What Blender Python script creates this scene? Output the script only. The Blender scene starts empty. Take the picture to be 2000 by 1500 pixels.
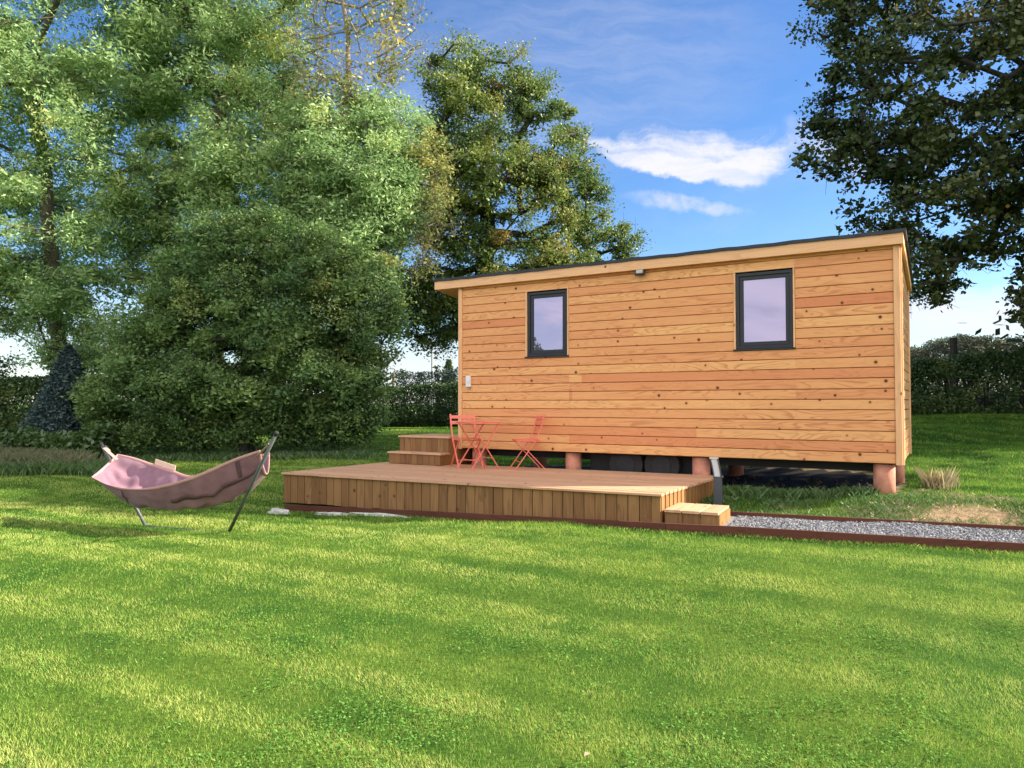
import bpy, math, random
import numpy as np
from mathutils import Vector, Matrix
random.seed(7); rng = np.random.default_rng(11)
C = bpy.context.scene.collection
sc = bpy.context.scene
R = math.radians

# ------------------------------------------------------------------ camera
F = 1420.0; PITCH = math.atan(40/F); CAMZ = 1.5
cam = bpy.data.cameras.new('camera'); camo = bpy.data.objects.new('camera', cam); C.objects.link(camo)
cam.sensor_width = 36; cam.lens = 36*F/2000; cam.clip_start = .05; cam.clip_end = 9000
camo.location = (0, 0, CAMZ); camo.rotation_euler = (R(90)+PITCH, 0, 0)
sc.camera = camo
# ------------------------------------------------------------------ light
SUN_EL, SUN_AZ = 29.0, 90.0           # azimuth from the view direction (+Y) towards +X
sun = bpy.data.lights.new('sun', 'SUN'); suno = bpy.data.objects.new('sun', sun); C.objects.link(suno)
sun.energy = 5.0; sun.angle = R(.6); sun.color = (1, .90, .76)
sd = Vector((math.sin(R(SUN_AZ))*math.cos(R(SUN_EL)), math.cos(R(SUN_AZ))*math.cos(R(SUN_EL)), math.sin(R(SUN_EL))))
suno.rotation_euler = sd.to_track_quat('Z', 'Y').to_euler()
sc.view_settings.view_transform = 'Standard'; sc.view_settings.look = 'None'
sc.view_settings.exposure = 1.38; sc.view_settings.gamma = 1
sc.cycles.max_bounces = 6; sc.cycles.diffuse_bounces = 4; sc.cycles.glossy_bounces = 3
sc.cycles.transmission_bounces = 4; sc.cycles.transparent_max_bounces = 6; sc.cycles.caustics_reflective = False
sc.cycles.caustics_refractive = False

class N:                                # tiny node helper
    def __init__(s, tree): s.t = tree; s.t.nodes.clear()
    def new(s, typ, ins=None, **kw):
        n = s.t.nodes.new(typ)
        for k, v in kw.items(): setattr(n, k, v)
        for k, v in (ins or {}).items():
            if isinstance(v, bpy.types.NodeSocket): s.t.links.new(v, n.inputs[k])
            else: n.inputs[k].default_value = v
        return n
    def math(s, op, a, b=None, c=None, clamp=False):
        n = s.new('ShaderNodeMath', operation=op, use_clamp=clamp)
        for i, v in enumerate((a, b, c)):
            if v is None: continue
            if isinstance(v, bpy.types.NodeSocket): s.t.links.new(v, n.inputs[i])
            else: n.inputs[i].default_value = v
        return n.outputs[0]
    def vec(s, op, a, b=None):
        n = s.new('ShaderNodeVectorMath', operation=op)
        for i, v in enumerate((a, b)):
            if v is None: continue
            if isinstance(v, bpy.types.NodeSocket): s.t.links.new(v, n.inputs[i])
            else: n.inputs[i].default_value = v
        return n.outputs['Value'] if op in ('DOT_PRODUCT', 'LENGTH') else n.outputs[0]
    def mix(s, f, a, b, bt='MIX'):
        n = s.t.nodes.new('ShaderNodeMix'); n.data_type = 'RGBA'; n.blend_type = bt
        for k, v in ((0, f), (6, a), (7, b)):
            if isinstance(v, bpy.types.NodeSocket): s.t.links.new(v, n.inputs[k])
            else: n.inputs[k].default_value = v if k == 0 else (tuple(v)+(1,))[:4]
        return n.outputs[2]
    def smooth(s, v, lo, hi, a=0., b=1.):
        n = s.t.nodes.new('ShaderNodeMapRange'); n.interpolation_type = 'SMOOTHSTEP'
        s.t.links.new(v, n.inputs[0])
        for i, x in enumerate((lo, hi, a, b)): n.inputs[i+1].default_value = x
        return n.outputs[0]
    def noise(s, vec, scale, detail=3, rough=.5, dist=0., dim='3D'):
        n = s.new('ShaderNodeTexNoise', {'Scale': scale, 'Detail': detail, 'Roughness': rough, 'Distortion': dist}, noise_dimensions=dim)
        if vec is not None: s.t.links.new(vec, n.inputs['Vector'])
        return n.outputs['Fac']

# ------------------------------------------------------------------ sky
w = bpy.data.worlds.new('World'); sc.world = w; w.use_nodes = True
n = N(w.node_tree)
sky = n.new('ShaderNodeTexSky', sky_type='NISHITA', sun_disc=False)
sky.sun_elevation = R(SUN_EL); sky.sun_rotation = R(SUN_AZ); sky.altitude = 100; sky.ozone_density = 3.0; sky.air_density = 1.0; sky.dust_density = .3
hs = n.new('ShaderNodeHueSaturation', {'Hue': .508, 'Saturation': 1.22, 'Value': .72, 'Color': sky.outputs[0]})
skyc = n.mix(.0, hs.outputs[0], (1, 1, 1))
d = n.new('ShaderNodeTexCoord').outputs['Generated']
sep = n.new('ShaderNodeSeparateXYZ', {0: d})
dx, dy, dz = sep.outputs
yy = n.math('MAXIMUM', dy, .05)
U = n.math('DIVIDE', dx, yy); V = n.math('DIVIDE', dz, yy)
P2 = n.new('ShaderNodeCombineXYZ', {0: U, 1: V, 2: 0.}).outputs[0]
wn = n.new('ShaderNodeTexNoise', {'Scale': 9., 'Detail': 6., 'Roughness': .62, 'Vector': P2})
wrp = n.new('ShaderNodeVectorMath', {0: wn.outputs['Color'], 1: (.5, .5, .5)}, operation='SUBTRACT').outputs[0]
wrp = n.new('ShaderNodeVectorMath', {0: wrp, 'Scale': .06}, operation='SCALE').outputs[0]
PW = n.vec('ADD', P2, wrp)
sp = n.new('ShaderNodeSeparateXYZ', {0: PW}); UU, VV = sp.outputs[0], sp.outputs[1]
def half(px, py, qx, qy, soft):        # soft half plane below the line p->q (sky directions)
    ax, ay, bx, by = (px-1000)/F, (790-py)/F, (qx-1000)/F, (790-qy)/F
    L = math.hypot(bx-ax, by-ay); nx, ny = (by-ay)/L, -(bx-ax)/L
    v = n.math('MULTIPLY_ADD', UU, nx, n.math('MULTIPLY_ADD', VV, ny, -(nx*ax+ny*ay)))
    return n.smooth(v, -soft, soft)
def ell(px, py, a, b, rot, inner=.2):
    cx, cy = (px-1000)/F, (790-py)/F
    c_, s_ = math.cos(R(rot)), math.sin(R(rot))
    u = n.math('SUBTRACT', UU, cx); v = n.math('SUBTRACT', VV, cy)
    a_ = n.math('DIVIDE', n.math('MULTIPLY_ADD', u, c_, n.math('MULTIPLY', v, s_)), a/F)
    b_ = n.math('DIVIDE', n.math('MULTIPLY_ADD', v, c_, n.math('MULTIPLY', u, -s_)), b/F)
    r = n.math('ADD', n.math('MULTIPLY', a_, a_), n.math('MULTIPLY', b_, b_))
    return n.smooth(r, 1.0, inner)
m1 = n.math('MULTIPLY', half(1090, 246, 1420, 262, .055), half(1580, 300, 1440, 392, .03))
m1 = n.math('MULTIPLY', m1, n.math('MULTIPLY', half(1300, 344, 1120, 268, .011), half(1480, 378, 1290, 342, .011)))
str_ = n.new('ShaderNodeMapping', {'Vector': PW, 'Rotation': (0, 0, R(38)), 'Scale': (7., 34., 1.)}).outputs[0]
sn = n.noise(str_, 1., 6, .65, .5); fn = n.noise(P2, 26, 7, .68, .3)
m1 = n.math('ADD', m1, n.math('MULTIPLY', n.math('ADD', n.math('SUBTRACT', sn, .5), n.math('MULTIPLY', n.math('SUBTRACT', fn, .5), .7)), .8))
m1 = n.math('MULTIPLY', n.math('MULTIPLY', n.smooth(m1, .30, .92), n.smooth(sn, .30, .62, .72, 1.)), n.smooth(UU, .085, .115))
m2 = n.math('MULTIPLY', n.math('MULTIPLY', ell(1432, 312, 95, 62, -28, .0), n.smooth(sn, .32, .58)), .95)
m3 = n.math('MULTIPLY', ell(1350, 398, 150, 20, -13, 0.), n.smooth(fn, .3, .65, .15, .6))
m4 = n.math('MULTIPLY', ell(1640, 290, 130, 34, -28, 0.), n.smooth(fn, .3, .6, .15, .55))
mh = n.math('MULTIPLY', ell(1930, 605, 330, 60, 3, .0), n.smooth(n.noise(n.new('ShaderNodeMapping', {'Vector': PW, 'Scale': (3., 16., 1.)}).outputs[0], 1., 5, .6), .3, .6, .45, 1.))
mt = n.math('MULTIPLY', ell(1050, 140, 620, 240, 10, 0.), n.smooth(sn, .25, .75, .06, .24))
ml = n.math('MULTIPLY', ell(850, 740, 420, 110, 0, .0), .65)
ml2 = n.math('MULTIPLY', ell(-120, 660, 560, 190, 0, .0), .45)
st = n.new('ShaderNodeMapping', {'Vector': d, 'Scale': (1.6, 1.6, 6.)}).outputs[0]
cir = n.smooth(n.noise(st, 1.6, 6, .6, .6), .47, .78, 0., .62)
back = n.smooth(dy, .15, -.25, .0, 1.)
cir = n.math('MULTIPLY', cir, n.math('MULTIPLY_ADD', back, .8, .22))
tot = m1
for m in (m2, m3, m4, mh, mt, ml, ml2, cir): tot = n.math('MAXIMUM', tot, m)
front = n.smooth(dy, .05, .2)
cl = n.math('MAXIMUM', n.math('MULTIPLY', tot, front), cir)
cc = n.mix(cl, skyc, (3.1, 3.1, 3.35))
# bright sunlit cloud bank in the half of the sky behind the viewer
bank = n.math('MULTIPLY', n.smooth(dy, .05, -.30), n.smooth(n.noise(n.new('ShaderNodeMapping', {'Vector': d, 'Scale': (1.8, 1.8, 5.)}).outputs[0], 2.2, 6, .6, .8), .34, .62, .45, 1.))
cc = n.mix(bank, cc, (7.7, 7.4, 7.1))
bg = n.new('ShaderNodeBackground', {'Color': cc, 'Strength': .12})
n.new('ShaderNodeOutputWorld', {'Surface': bg.outputs[0]})

# ------------------------------------------------------------------ helpers
def ray(px, py):
    a, b = (px-1000)/F, (750-py)/F
    return Vector((a, math.cos(PITCH)-b*math.sin(PITCH), math.sin(PITCH)+b*math.cos(PITCH)))
def at(px, py, depth):
    r = ray(px, py); r = r*(depth/r.y); return Vector((r.x, r.y, r.z+CAMZ))
def gp(px, py, z):
    r = ray(px, py); r = r*((z-CAMZ)/r.z); return Vector((r.x, r.y, z))

class MB:
    def __init__(s): s.v = []; s.f = []; s.t = []; s.sd = []
    def face(s, idx, tint=.5, seed=0.): s.f.append(idx); s.t.append(tint); s.sd.append(seed)
    def prism(s, prof, axis_o, ax, ay, az, L, tint=.5, seed=None, x0=0.):
        """profile polygon in (ay,az) extruded L along ax"""
        seed = random.random() if seed is None else seed
        b = len(s.v); k = len(prof)
        for x in (x0, x0+L):
            for (p, q) in prof: s.v.append(axis_o+ax*x+ay*p+az*q)
        for i in range(k):
            j = (i+1) % k; s.face((b+i, b+j, b+k+j, b+k+i), tint, seed)
        s.face(tuple(b+i for i in range(k))[::-1], tint, seed); s.face(tuple(b+k+i for i in range(k)), tint, seed)
    def box(s, x0, x1, y0, y1, z0, z1, c=0., tint=.5, seed=None):
        """box with chamfered long edges"""
        dx_, dy_, dz_ = x1-x0, y1-y0, z1-z0
        X, Y, Z = Vector((1, 0, 0)), Vector((0, 1, 0)), Vector((0, 0, 1))
        if c <= 0:
            s.prism([(0, 0), (dy_, 0), (dy_, dz_), (0, dz_)], Vector((x0, y0, z0)), X, Y, Z, dx_, tint, seed); return
        def pr(a, b): return [(c, 0), (a-c, 0), (a, c), (a, b-c), (a-c, b), (c, b), (0, b-c), (0, c)]
        if dx_ >= dy_ and dx_ >= dz_: s.prism(pr(dy_, dz_), Vector((x0, y0, z0)), X, Y, Z, dx_, tint, seed)
        elif dy_ >= dz_: s.prism(pr(dz_, dx_), Vector((x0, y0, z0)), Y, Z, X, dy_, tint, seed)
        else: s.prism(pr(dx_, dy_), Vector((x0, y0, z0)), Z, X, Y, dz_, tint, seed)
    def bar(s, p, q, w, h, up=(0, 0, 1), tint=.5, seed=None, c=0.):
        p, q = Vector(p), Vector(q); a = q-p; L = a.length; a.normalize(); up = Vector(up)
        b = up.cross(a); 
        if b.length < 1e-4: b = Vector((1, 0, 0)).cross(a)
        b.normalize(); u = a.cross(b)
        if c > 0: pr = [(-w/2+c, -h/2), (w/2-c, -h/2), (w/2, -h/2+c), (w/2, h/2-c), (w/2-c, h/2), (-w/2+c, h/2), (-w/2, h/2-c), (-w/2, -h/2+c)]
        else: pr = [(-w/2, -h/2), (w/2, -h/2), (w/2, h/2), (-w/2, h/2)]
        s.prism(pr, p, a, b, u, L, tint, seed)
    def tube(s, pts, rad, n=8, cap=True, tint=.5):
        pts = [Vector(p) for p in pts]
        if not hasattr(rad, '__len__'): rad = [rad]*len(pts)
        b0 = len(s.v); prev = None
        for i, p in enumerate(pts):
            a = (pts[min(i+1, len(pts)-1)]-pts[max(i-1, 0)]).normalized()
            if prev is None: e = a.orthogonal().normalized()
            else:
                e = prev-a*prev.dot(a)
                e = e.normalized() if e.length > 1e-5 else a.orthogonal().normalized()
            prev = e; g = a.cross(e)
            for k in range(n):
                t = 2*math.pi*k/n; s.v.append(p+(e*math.cos(t)+g*math.sin(t))*rad[i])
        for i in range(len(pts)-1):
            for k in range(n):
                k2 = (k+1) % n; s.face((b0+i*n+k, b0+i*n+k2, b0+(i+1)*n+k2, b0+(i+1)*n+k), tint)
        if cap:
            s.face(tuple(b0+k for k in range(n))[::-1], tint); s.face(tuple(b0+(len(pts)-1)*n+k for k in range(n)), tint)
    def build(s, name, mat, parent=None, smooth=False):
        me = bpy.data.meshes.new(name); me.from_pydata([tuple(v) for v in s.v], [], s.f)
        a = me.attributes.new('tint', 'FLOAT', 'FACE'); a.data.foreach_set('value', s.t)
        a = me.attributes.new('seed', 'FLOAT', 'FACE'); a.data.foreach_set('value', s.sd)
        me.materials.append(mat)
        if smooth: me.shade_smooth()
        me.update()
        o = bpy.data.objects.new(name, me); C.objects.link(o)
        if parent: o.parent = parent
        return o
def npmesh(name, V, k, mat, tint=None, parent=None):
    """V: (n*k,3) verts; every k consecutive verts are one face"""
    V = np.asarray(V, np.float32).reshape(-1, 3); nf = len(V)//k
    me = bpy.data.meshes.new(name); me.vertices.add(len(V)); me.vertices.foreach_set('co', V.ravel())
    me.loops.add(len(V)); me.loops.foreach_set('vertex_index', np.arange(len(V), dtype=np.int32))
    me.polygons.add(nf); me.polygons.foreach_set('loop_start', np.arange(0, len(V), k, dtype=np.int32))
    me.update(calc_edges=True)
    if tint is not None:
        a = me.attributes.new('tint', 'FLOAT', 'FACE'); a.data.foreach_set('value', np.asarray(tint, np.float32))
    me.materials.append(mat)
    o = bpy.data.objects.new(name, me); C.objects.link(o)
    if parent: o.parent = parent
    return o
def tag(o, label=None, cat=None, group=None, kind=None):
    if label: o['label'] = label
    if cat: o['category'] = cat
    if group: o['group'] = group
    if kind: o['kind'] = kind
    return o
def empty(name, loc=(0, 0, 0), rz=0., **kw):
    o = bpy.data.objects.new(name, None); C.objects.link(o); o.location = loc; o.rotation_euler = (0, 0, rz)
    o.empty_display_size = .1; return tag(o, **kw)
def fbm(x, y, scale, seed, octv=3):
    r = np.random.default_rng(seed); out = np.zeros_like(x); amp = 1.; tot = 0.
    for o in range(octv):
        g = r.random((64, 64)); X = x/scale*2**o+r.random()*64; Y = y/scale*2**o+r.random()*64
        xi = np.floor(X).astype(int); yi = np.floor(Y).astype(int); fx = X-xi; fy = Y-yi
        fx = fx*fx*(3-2*fx); fy = fy*fy*(3-2*fy)
        a = g[xi % 64, yi % 64]; b = g[(xi+1) % 64, yi % 64]; c = g[xi % 64, (yi+1) % 64]; d_ = g[(xi+1) % 64, (yi+1) % 64]
        out += amp*((a*(1-fx)+b*fx)*(1-fy)+(c*(1-fx)+d_*fx)*fy); tot += amp; amp *= .5
    return out/tot

# ------------------------------------------------------------------ materials
def attr(n, nm): return n.new('ShaderNodeAttribute', attribute_name=nm).outputs['Fac']
def mat_base(name):
    m = bpy.data.materials.new(name); m.use_nodes = True; return m, N(m.node_tree)
def out(n, sh): n.new('ShaderNodeOutputMaterial', {'Surface': sh})
def wood(name, light, mid, dark, along, across, knots=.5, rough=.6, grain=.6, bump=.15, freq=9., stretch=.55, knotcol=(.10, .035, .012), spec=.3, kscale=3.4):
    m, n = mat_base(name)
    p = n.new('ShaderNodeTexCoord').outputs['Object']
    a = n.vec('DOT_PRODUCT', p, along); c = n.vec('DOT_PRODUCT', p, across)
    sd_ = n.math('MULTIPLY', attr(n, 'seed'), 57.); ti = attr(n, 'tint')
    a2 = n.math('ADD', a, sd_)
    kv = n.new('ShaderNodeCombineXYZ', {0: a2, 1: c, 2: 0.}).outputs[0]
    vo = n.new('ShaderNodeTexVoronoi', {'Vector': kv, 'Scale': kscale, 'Randomness': 1.}, voronoi_dimensions='2D', feature='F1')
    kd = vo.outputs['Distance']; kr = n.new('ShaderNodeSeparateColor', {0: vo.outputs['Color']}).outputs[0]
    on = n.math('GREATER_THAN', kr, 1-knots)
    near = n.math('MULTIPLY', n.smooth(kd, .24, .0), on)
    gv = n.new('ShaderNodeCombineXYZ', {0: n.math('MULTIPLY', a2, stretch), 1: n.math('MULTIPLY', c, 5.5), 2: sd_}).outputs[0]
    fld = n.noise(gv, 1.0, 2.5, .5, .4)
    fld = n.math('ADD', fld, n.math('MULTIPLY', near, .35))
    ring = n.math('FRACT', n.math('MULTIPLY', fld, freq))
    ring = n.math('MULTIPLY', n.smooth(ring, .45, .93), n.smooth(ring, 1.0, .93))
    zone = n.noise(n.new('ShaderNodeCombineXYZ', {0: n.math('MULTIPLY', a2, .8), 1: n.math('MULTIPLY', c, 3.), 2: sd_}).outputs[0], 1., 2, .5)
    ring = n.math('MULTIPLY', ring, n.smooth(zone, .36, .62, .18, 1.))
    fv = n.new('ShaderNodeCombineXYZ', {0: n.math('MULTIPLY', a2, 3.), 1: n.math('MULTIPLY', c, 160.), 2: sd_}).outputs[0]
    fib = n.noise(fv, 1.0, 3, .6)
    soft = n.noise(n.new('ShaderNodeCombineXYZ', {0: n.math('MULTIPLY', a2, 1.1), 1: n.math('MULTIPLY', c, 9.), 2: sd_}).outputs[0], 1., 3, .6)
    col = n.mix(ti, light, mid)
    col = n.mix(n.math('MULTIPLY', ring, grain), col, dark)
    col = n.mix(n.smooth(fib, .35, .75, 0., .28), col, dark)
    col = n.mix(n.smooth(soft, .4, .8, 0., .22), col, mid)
    thr = n.math('MULTIPLY_ADD', kr, .10, -.035)
    kk = n.math('MULTIPLY', n.smooth(n.math('SUBTRACT', kd, thr), .012, -.012), on)
    ring2 = n.math('MULTIPLY', n.math('MULTIPLY', n.smooth(n.math('SUBTRACT', kd, thr), .07, .0), on), .45)
    col = n.mix(ring2, col, dark); col = n.mix(kk, col, knotcol)
    bp = n.new('ShaderNodeBump', {'Strength': bump, 'Distance': .002, 'Height': n.math('SUBTRACT', fib, ring)})
    b = n.new('ShaderNodeBsdfPrincipled', {'Base Color': col, 'Roughness': rough, 'Normal': bp.outputs[0], 'Specular IOR Level': spec})
    out(n, b.outputs[0]); return m
X_, Y_, Z_ = (1, 0, 0), (0, 1, 0), (0, 0, 1)
M = {}
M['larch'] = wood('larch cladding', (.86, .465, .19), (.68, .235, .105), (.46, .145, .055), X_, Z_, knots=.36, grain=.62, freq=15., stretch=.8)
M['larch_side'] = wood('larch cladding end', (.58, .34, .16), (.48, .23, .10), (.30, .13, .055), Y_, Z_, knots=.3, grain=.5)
M['trim'] = wood('larch trim', (.84, .49, .265), (.74, .37, .18), (.42, .2, .08), Z_, (1, 1, 0), knots=.2, grain=.35)
M['fascia'] = wood('fascia board', (.85, .50, .28), (.75, .38, .19), (.48, .24, .1), (1, 1, 0), Z_, knots=.2, grain=.35)
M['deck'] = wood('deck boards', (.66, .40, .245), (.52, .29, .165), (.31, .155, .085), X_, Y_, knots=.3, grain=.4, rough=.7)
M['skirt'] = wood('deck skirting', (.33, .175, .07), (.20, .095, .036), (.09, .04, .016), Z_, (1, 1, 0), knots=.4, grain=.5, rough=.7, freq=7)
M['skirt_sunlit'] = wood('deck skirting sunlit', (.35, .18, .06), (.235, .11, .035), (.12, .05, .017), Z_, (1, 1, 0), knots=.4, grain=.5, rough=.7, freq=7)  # copy of the skirting with the sunlit warmth of the sides in its colour
M['rust'] = wood('stained edging', (.135, .045, .027), (.085, .028, .018), (.05, .015, .01), X_, Z_, knots=.1, grain=.5, rough=.8)
M['post'] = wood('weathered post', (.30, .24, .17), (.20, .15, .10), (.08, .06, .04), Z_, (1, 1, 0), knots=.2, grain=.6, rough=.9)

def plain(name, col, rough=.5, metal=0., var=.0, scale=20., spec=.5, bump=0., col2=None):
    m, n = mat_base(name)
    c = tuple(col)+(1,)
    b = n.new('ShaderNodeBsdfPrincipled', {'Base Color': c, 'Roughness': rough, 'Metallic': metal, 'Specular IOR Level': spec})
    p = n.new('ShaderNodeTexCoord').outputs['Object']; nz = n.noise(p, scale, 5, .6)
    if var or col2:
        cc_ = n.mix(n.smooth(nz, .3, .7), tuple(x*(1-var) for x in col), col2 or tuple(min(1, x*(1+var)) for x in col))
        n.t.links.new(cc_, b.inputs['Base Color'])
    if bump:
        bp = n.new('ShaderNodeBump', {'Strength': bump, 'Distance': .01, 'Height': nz}); n.t.links.new(bp.outputs[0], b.inputs['Normal'])
    out(n, b.outputs[0]); return m
M['anthracite'] = plain('anthracite frame', (.014, .016, .024), .5, var=.12, scale=8)
M['membrane'] = plain('roof membrane', (.018, .022, .034), .6, var=.3, scale=6, bump=.3)
M['black'] = plain('black chassis', (.012, .013, .017), .7, var=.3)
M['rubber'] = plain('tyre rubber', (.018, .017, .018), .85, var=.2, bump=.3)
M['terracotta'] = plain('terracotta pipe', (.52, .22, .145), .85, var=.22, scale=7, bump=.3)
M['salmon'] = plain('salmon paint', (.80, .19, .135), .38, var=.05)
M['bollard'] = plain('dark grey paint', (.055, .062, .078), .45, var=.08)
M['lens'] = plain('frosted lens', (.62, .62, .66), .35, var=.04)
M['grey_tube'] = plain('grey painted steel', (.075, .088, .088), .5, metal=.0, var=.25, scale=30)
M['white_plastic'] = plain('white plastic', (.74, .76, .78), .4, var=.04)
M['grey_plastic'] = plain('grey plastic', (.3, .31, .32), .4, var=.04)
M['concrete'] = plain('pale concrete', (.55, .53, .49), .9, var=.2, scale=14, bump=.6)
M['strap'] = plain('webbing strap', (.56, .34, .27), .85, var=.15, scale=60)
M['label'] = plain('cream fabric tag', (.72, .52, .42), .9, var=.05)
M['wire'] = plain('fence wire', (.10, .12, .11), .6, metal=.5)
M['reflector'] = plain('lamp reflector', (.36, .35, .32), .3, metal=.3, var=.2, scale=60)

def m_fabric(name, ca, cb):
    m, n = mat_base(name)
    p = n.new('ShaderNodeTexCoord').outputs['Object']
    c = n.mix(n.smooth(n.noise(p, 5, 4, .6), .3, .7), ca, cb)
    wv = n.noise(p, 420, 1, .5)
    bp = n.new('ShaderNodeBump', {'Strength': .2, 'Distance': .002, 'Height': wv})
    b = n.new('ShaderNodeBsdfPrincipled', {'Base Color': c, 'Roughness': .85, 'Normal': bp.outputs[0], 'Sheen Weight': .2})
    t = n.new('ShaderNodeBsdfTranslucent', {'Color': (.40, .18, .18, 1)})
    mx = n.new('ShaderNodeMixShader', {0: .05}); n.t.links.new(b.outputs[0], mx.inputs[1]); n.t.links.new(t.outputs[0], mx.inputs[2])
    out(n, mx.outputs[0]); return m
M['fabric'] = m_fabric('hammock canvas', (.21, .108, .145), (.29, .155, .20))
M['fabric_shaded'] = m_fabric('hammock canvas shaded', (.17, .078, .095), (.25, .122, .145))  # same canvas, darker: shade of the outer side put into the colour

def m_glass():
    m, n = mat_base('window glass')
    b = n.new('ShaderNodeBsdfPrincipled', {'Base Color': (.085, .075, .15, 1), 'Roughness': .6})
    g = n.new('ShaderNodeBsdfGlossy', {'Color': (.50, .46, .66, 1), 'Roughness': .01})
    mx = n.new('ShaderNodeMixShader', {0: .42}); n.t.links.new(b.outputs[0], mx.inputs[1]); n.t.links.new(g.outputs[0], mx.inputs[2])
    out(n, mx.outputs[0]); return m
M['glass'] = m_glass()

def leafmat(name, stops, trans=.3, gloss=.06, rough=.45):
    m, n = mat_base(name)
    ti = attr(n, 'tint')
    r = n.t.nodes.new('ShaderNodeValToRGB'); n.t.links.new(ti, r.inputs[0])
    while len(r.color_ramp.elements) < len(stops): r.color_ramp.elements.new(.5)
    for e, (pos, c) in zip(r.color_ramp.elements, stops): e.position = pos; e.color = tuple(c)+(1,)
    col = r.outputs[0]
    dfs = n.new('ShaderNodeBsdfDiffuse', {'Color': col})
    tcol = n.mix(.5, col, (.30, .36, .04), 'MULTIPLY'); tcol = n.mix(.6, tcol, col)
    tr = n.new('ShaderNodeBsdfTranslucent', {'Color': tcol})
    gl = n.new('ShaderNodeBsdfGlossy', {'Color': (1, 1, 1, 1), 'Roughness': rough})
    a = n.new('ShaderNodeMixShader', {0: trans}); n.t.links.new(dfs.outputs[0], a.inputs[1]); n.t.links.new(tr.outputs[0], a.inputs[2])
    b = n.new('ShaderNodeMixShader', {0: gloss}); n.t.links.new(a.outputs[0], b.inputs[1]); n.t.links.new(gl.outputs[0], b.inputs[2])
    out(n, b.outputs[0]); return m
M['ash'] = leafmat('ash leaves', [(0, (.16, .27, .10)), (.4, (.29, .45, .18)), (.75, (.50, .64, .25)), (1, (.80, .76, .22))], .42, .02)
M['ash_yellow'] = leafmat('thin autumn leaves', [(0, (.13, .19, .07)), (.5, (.30, .33, .10)), (1, (.62, .50, .12))], .35, .02)
M['oak'] = leafmat('oak leaves', [(0, (.075, .14, .045)), (.5, (.18, .26, .065)), (.85, (.34, .37, .10)), (1, (.30, .21, .06))], .36, .025)
M['hornbeam'] = leafmat('hornbeam leaves', [(0, (.075, .15, .05)), (.5, (.18, .29, .09)), (.85, (.31, .41, .13)), (1, (.42, .44, .14))], .36, .02)
M['beech'] = leafmat('bronze green leaves', [(0, (.030, .055, .022)), (.5, (.075, .105, .034)), (.85, (.16, .165, .045)), (1, (.30, .20, .045))], .28, .03)
M['conifer'] = leafmat('blue conifer needles', [(0, (.03, .06, .06)), (1, (.055, .10, .095))], .1, .05)
M['hedge'] = leafmat('hedge leaves', [(0, (.028, .065, .022)), (.6, (.085, .15, .045)), (1, (.22, .28, .08))], .22, .04)
M['scrub'] = leafmat('grey green scrub leaves', [(0, (.12, .15, .10)), (1, (.34, .36, .23))], .2, .05)
M['dry'] = leafmat('dry brown plants', [(0, (.08, .13, .04)), (1, (.24, .21, .12))], .2, .03)
M['straw'] = leafmat('dry straw grass', [(0, (.28, .23, .12)), (1, (.48, .40, .24))], .2, .05)
M['weed'] = leafmat('long green grass', [(0, (.06, .12, .03)), (1, (.14, .25, .06))], .3, .05)
M['bark'] = plain('bark', (.12, .10, .075), .9, var=.4, scale=9, bump=.8)
M['bark_light'] = plain('pale bark', (.23, .19, .14), .9, var=.3, scale=9, bump=.5)
M['bark_dark'] = plain('dark bark', (.045, .04, .035), .9, var=.4, scale=9, bump=.8)
M['lawn'] = leafmat('lawn blades', [(0, (.04, .12, .025)), (.3, (.125, .28, .042)), (.62, (.34, .49, .085)), (1, (.66, .65, .22))], .38, .0, .4)

# ------------------------------------------------------------------ terrain
TH = R(-30.6); UV = Vector((math.cos(TH), math.sin(TH), 0)); VV_ = Vector((-math.sin(TH), math.cos(TH), 0))
CORR = Vector((4.75, 8.91, 0)); LEN = 6.52; CABZ = .772
CL = CORR-UV*LEN
ctl = np.array([(0, 0, 0), (0, 4, 0), (4, 3, 0), (-4, 4, 0), (-8, 3, 0), (8, 3, .02), (0, -8, 0), (-8, -8, .05), (8, -8, .05), (-5, 8.6, .05), (-7, 10, .08), (-3.3, 9.8, .03), (-.8, 9.1, .07), (1.7, 7.9, .11),
    (3.2, 7.5, .11), (4.8, 6.8, .10), (7, 6, .10), (2.6, 8.6, .15), (5.2, 7.45, .16), (7.5, 6.5, .18), (4.9, 9.05, .385), (6.5, 8.6, .37), (2.9, 9.6, .27), (1.5, 10.2, .28), (-1, 12, .3),
    (-3, 14, .26), (-2.5, 12.2, .15), (-6, 14, .2), (-5, 18, .3), (-9, 14.3, .2), (-14, 16, .25), (-3, 20, .42), (-3.6, 26, .66), (2, 20, .7), (6, 14, .62), (8, 18, .86), (10, 14, .66), (15, 24, 1.2), (10, 20, 1.18), (12, 20, 1.22), (16, 19.5, 1.2), (9, 17.5, .98), (14, 14, .7),
    (8, 26, 1.15), (12, 25, 1.22), (-12, 24, .6), (-25, 30, .9), (0, 34, .95), (20, 34, 1.22), (30, 20, 1.1), (-30, 10, .4), (30, 0, .5), (-30, -20, .4), (30, -30, .4), (0, -40, .4), (40, 60, 1.25), (-40, 60, 1.15), (0, 60, 1.15)])
def hgt(x, y):
    x = np.atleast_1d(np.asarray(x, float)); y = np.atleast_1d(np.asarray(y, float)); o_ = np.empty_like(x)
    for i in range(0, len(x), 50000):
        xs, ys = x[i:i+50000, None], y[i:i+50000, None]
        d2 = (xs-ctl[:, 0])**2+(ys-ctl[:, 1])**2
        w_ = 1/(d2+.35)**2.; o_[i:i+50000] = (w_*ctl[:, 2]).sum(1)/w_.sum(1)
    return o_
def hz(x, y): return float(hgt(x, y)[0])
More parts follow.
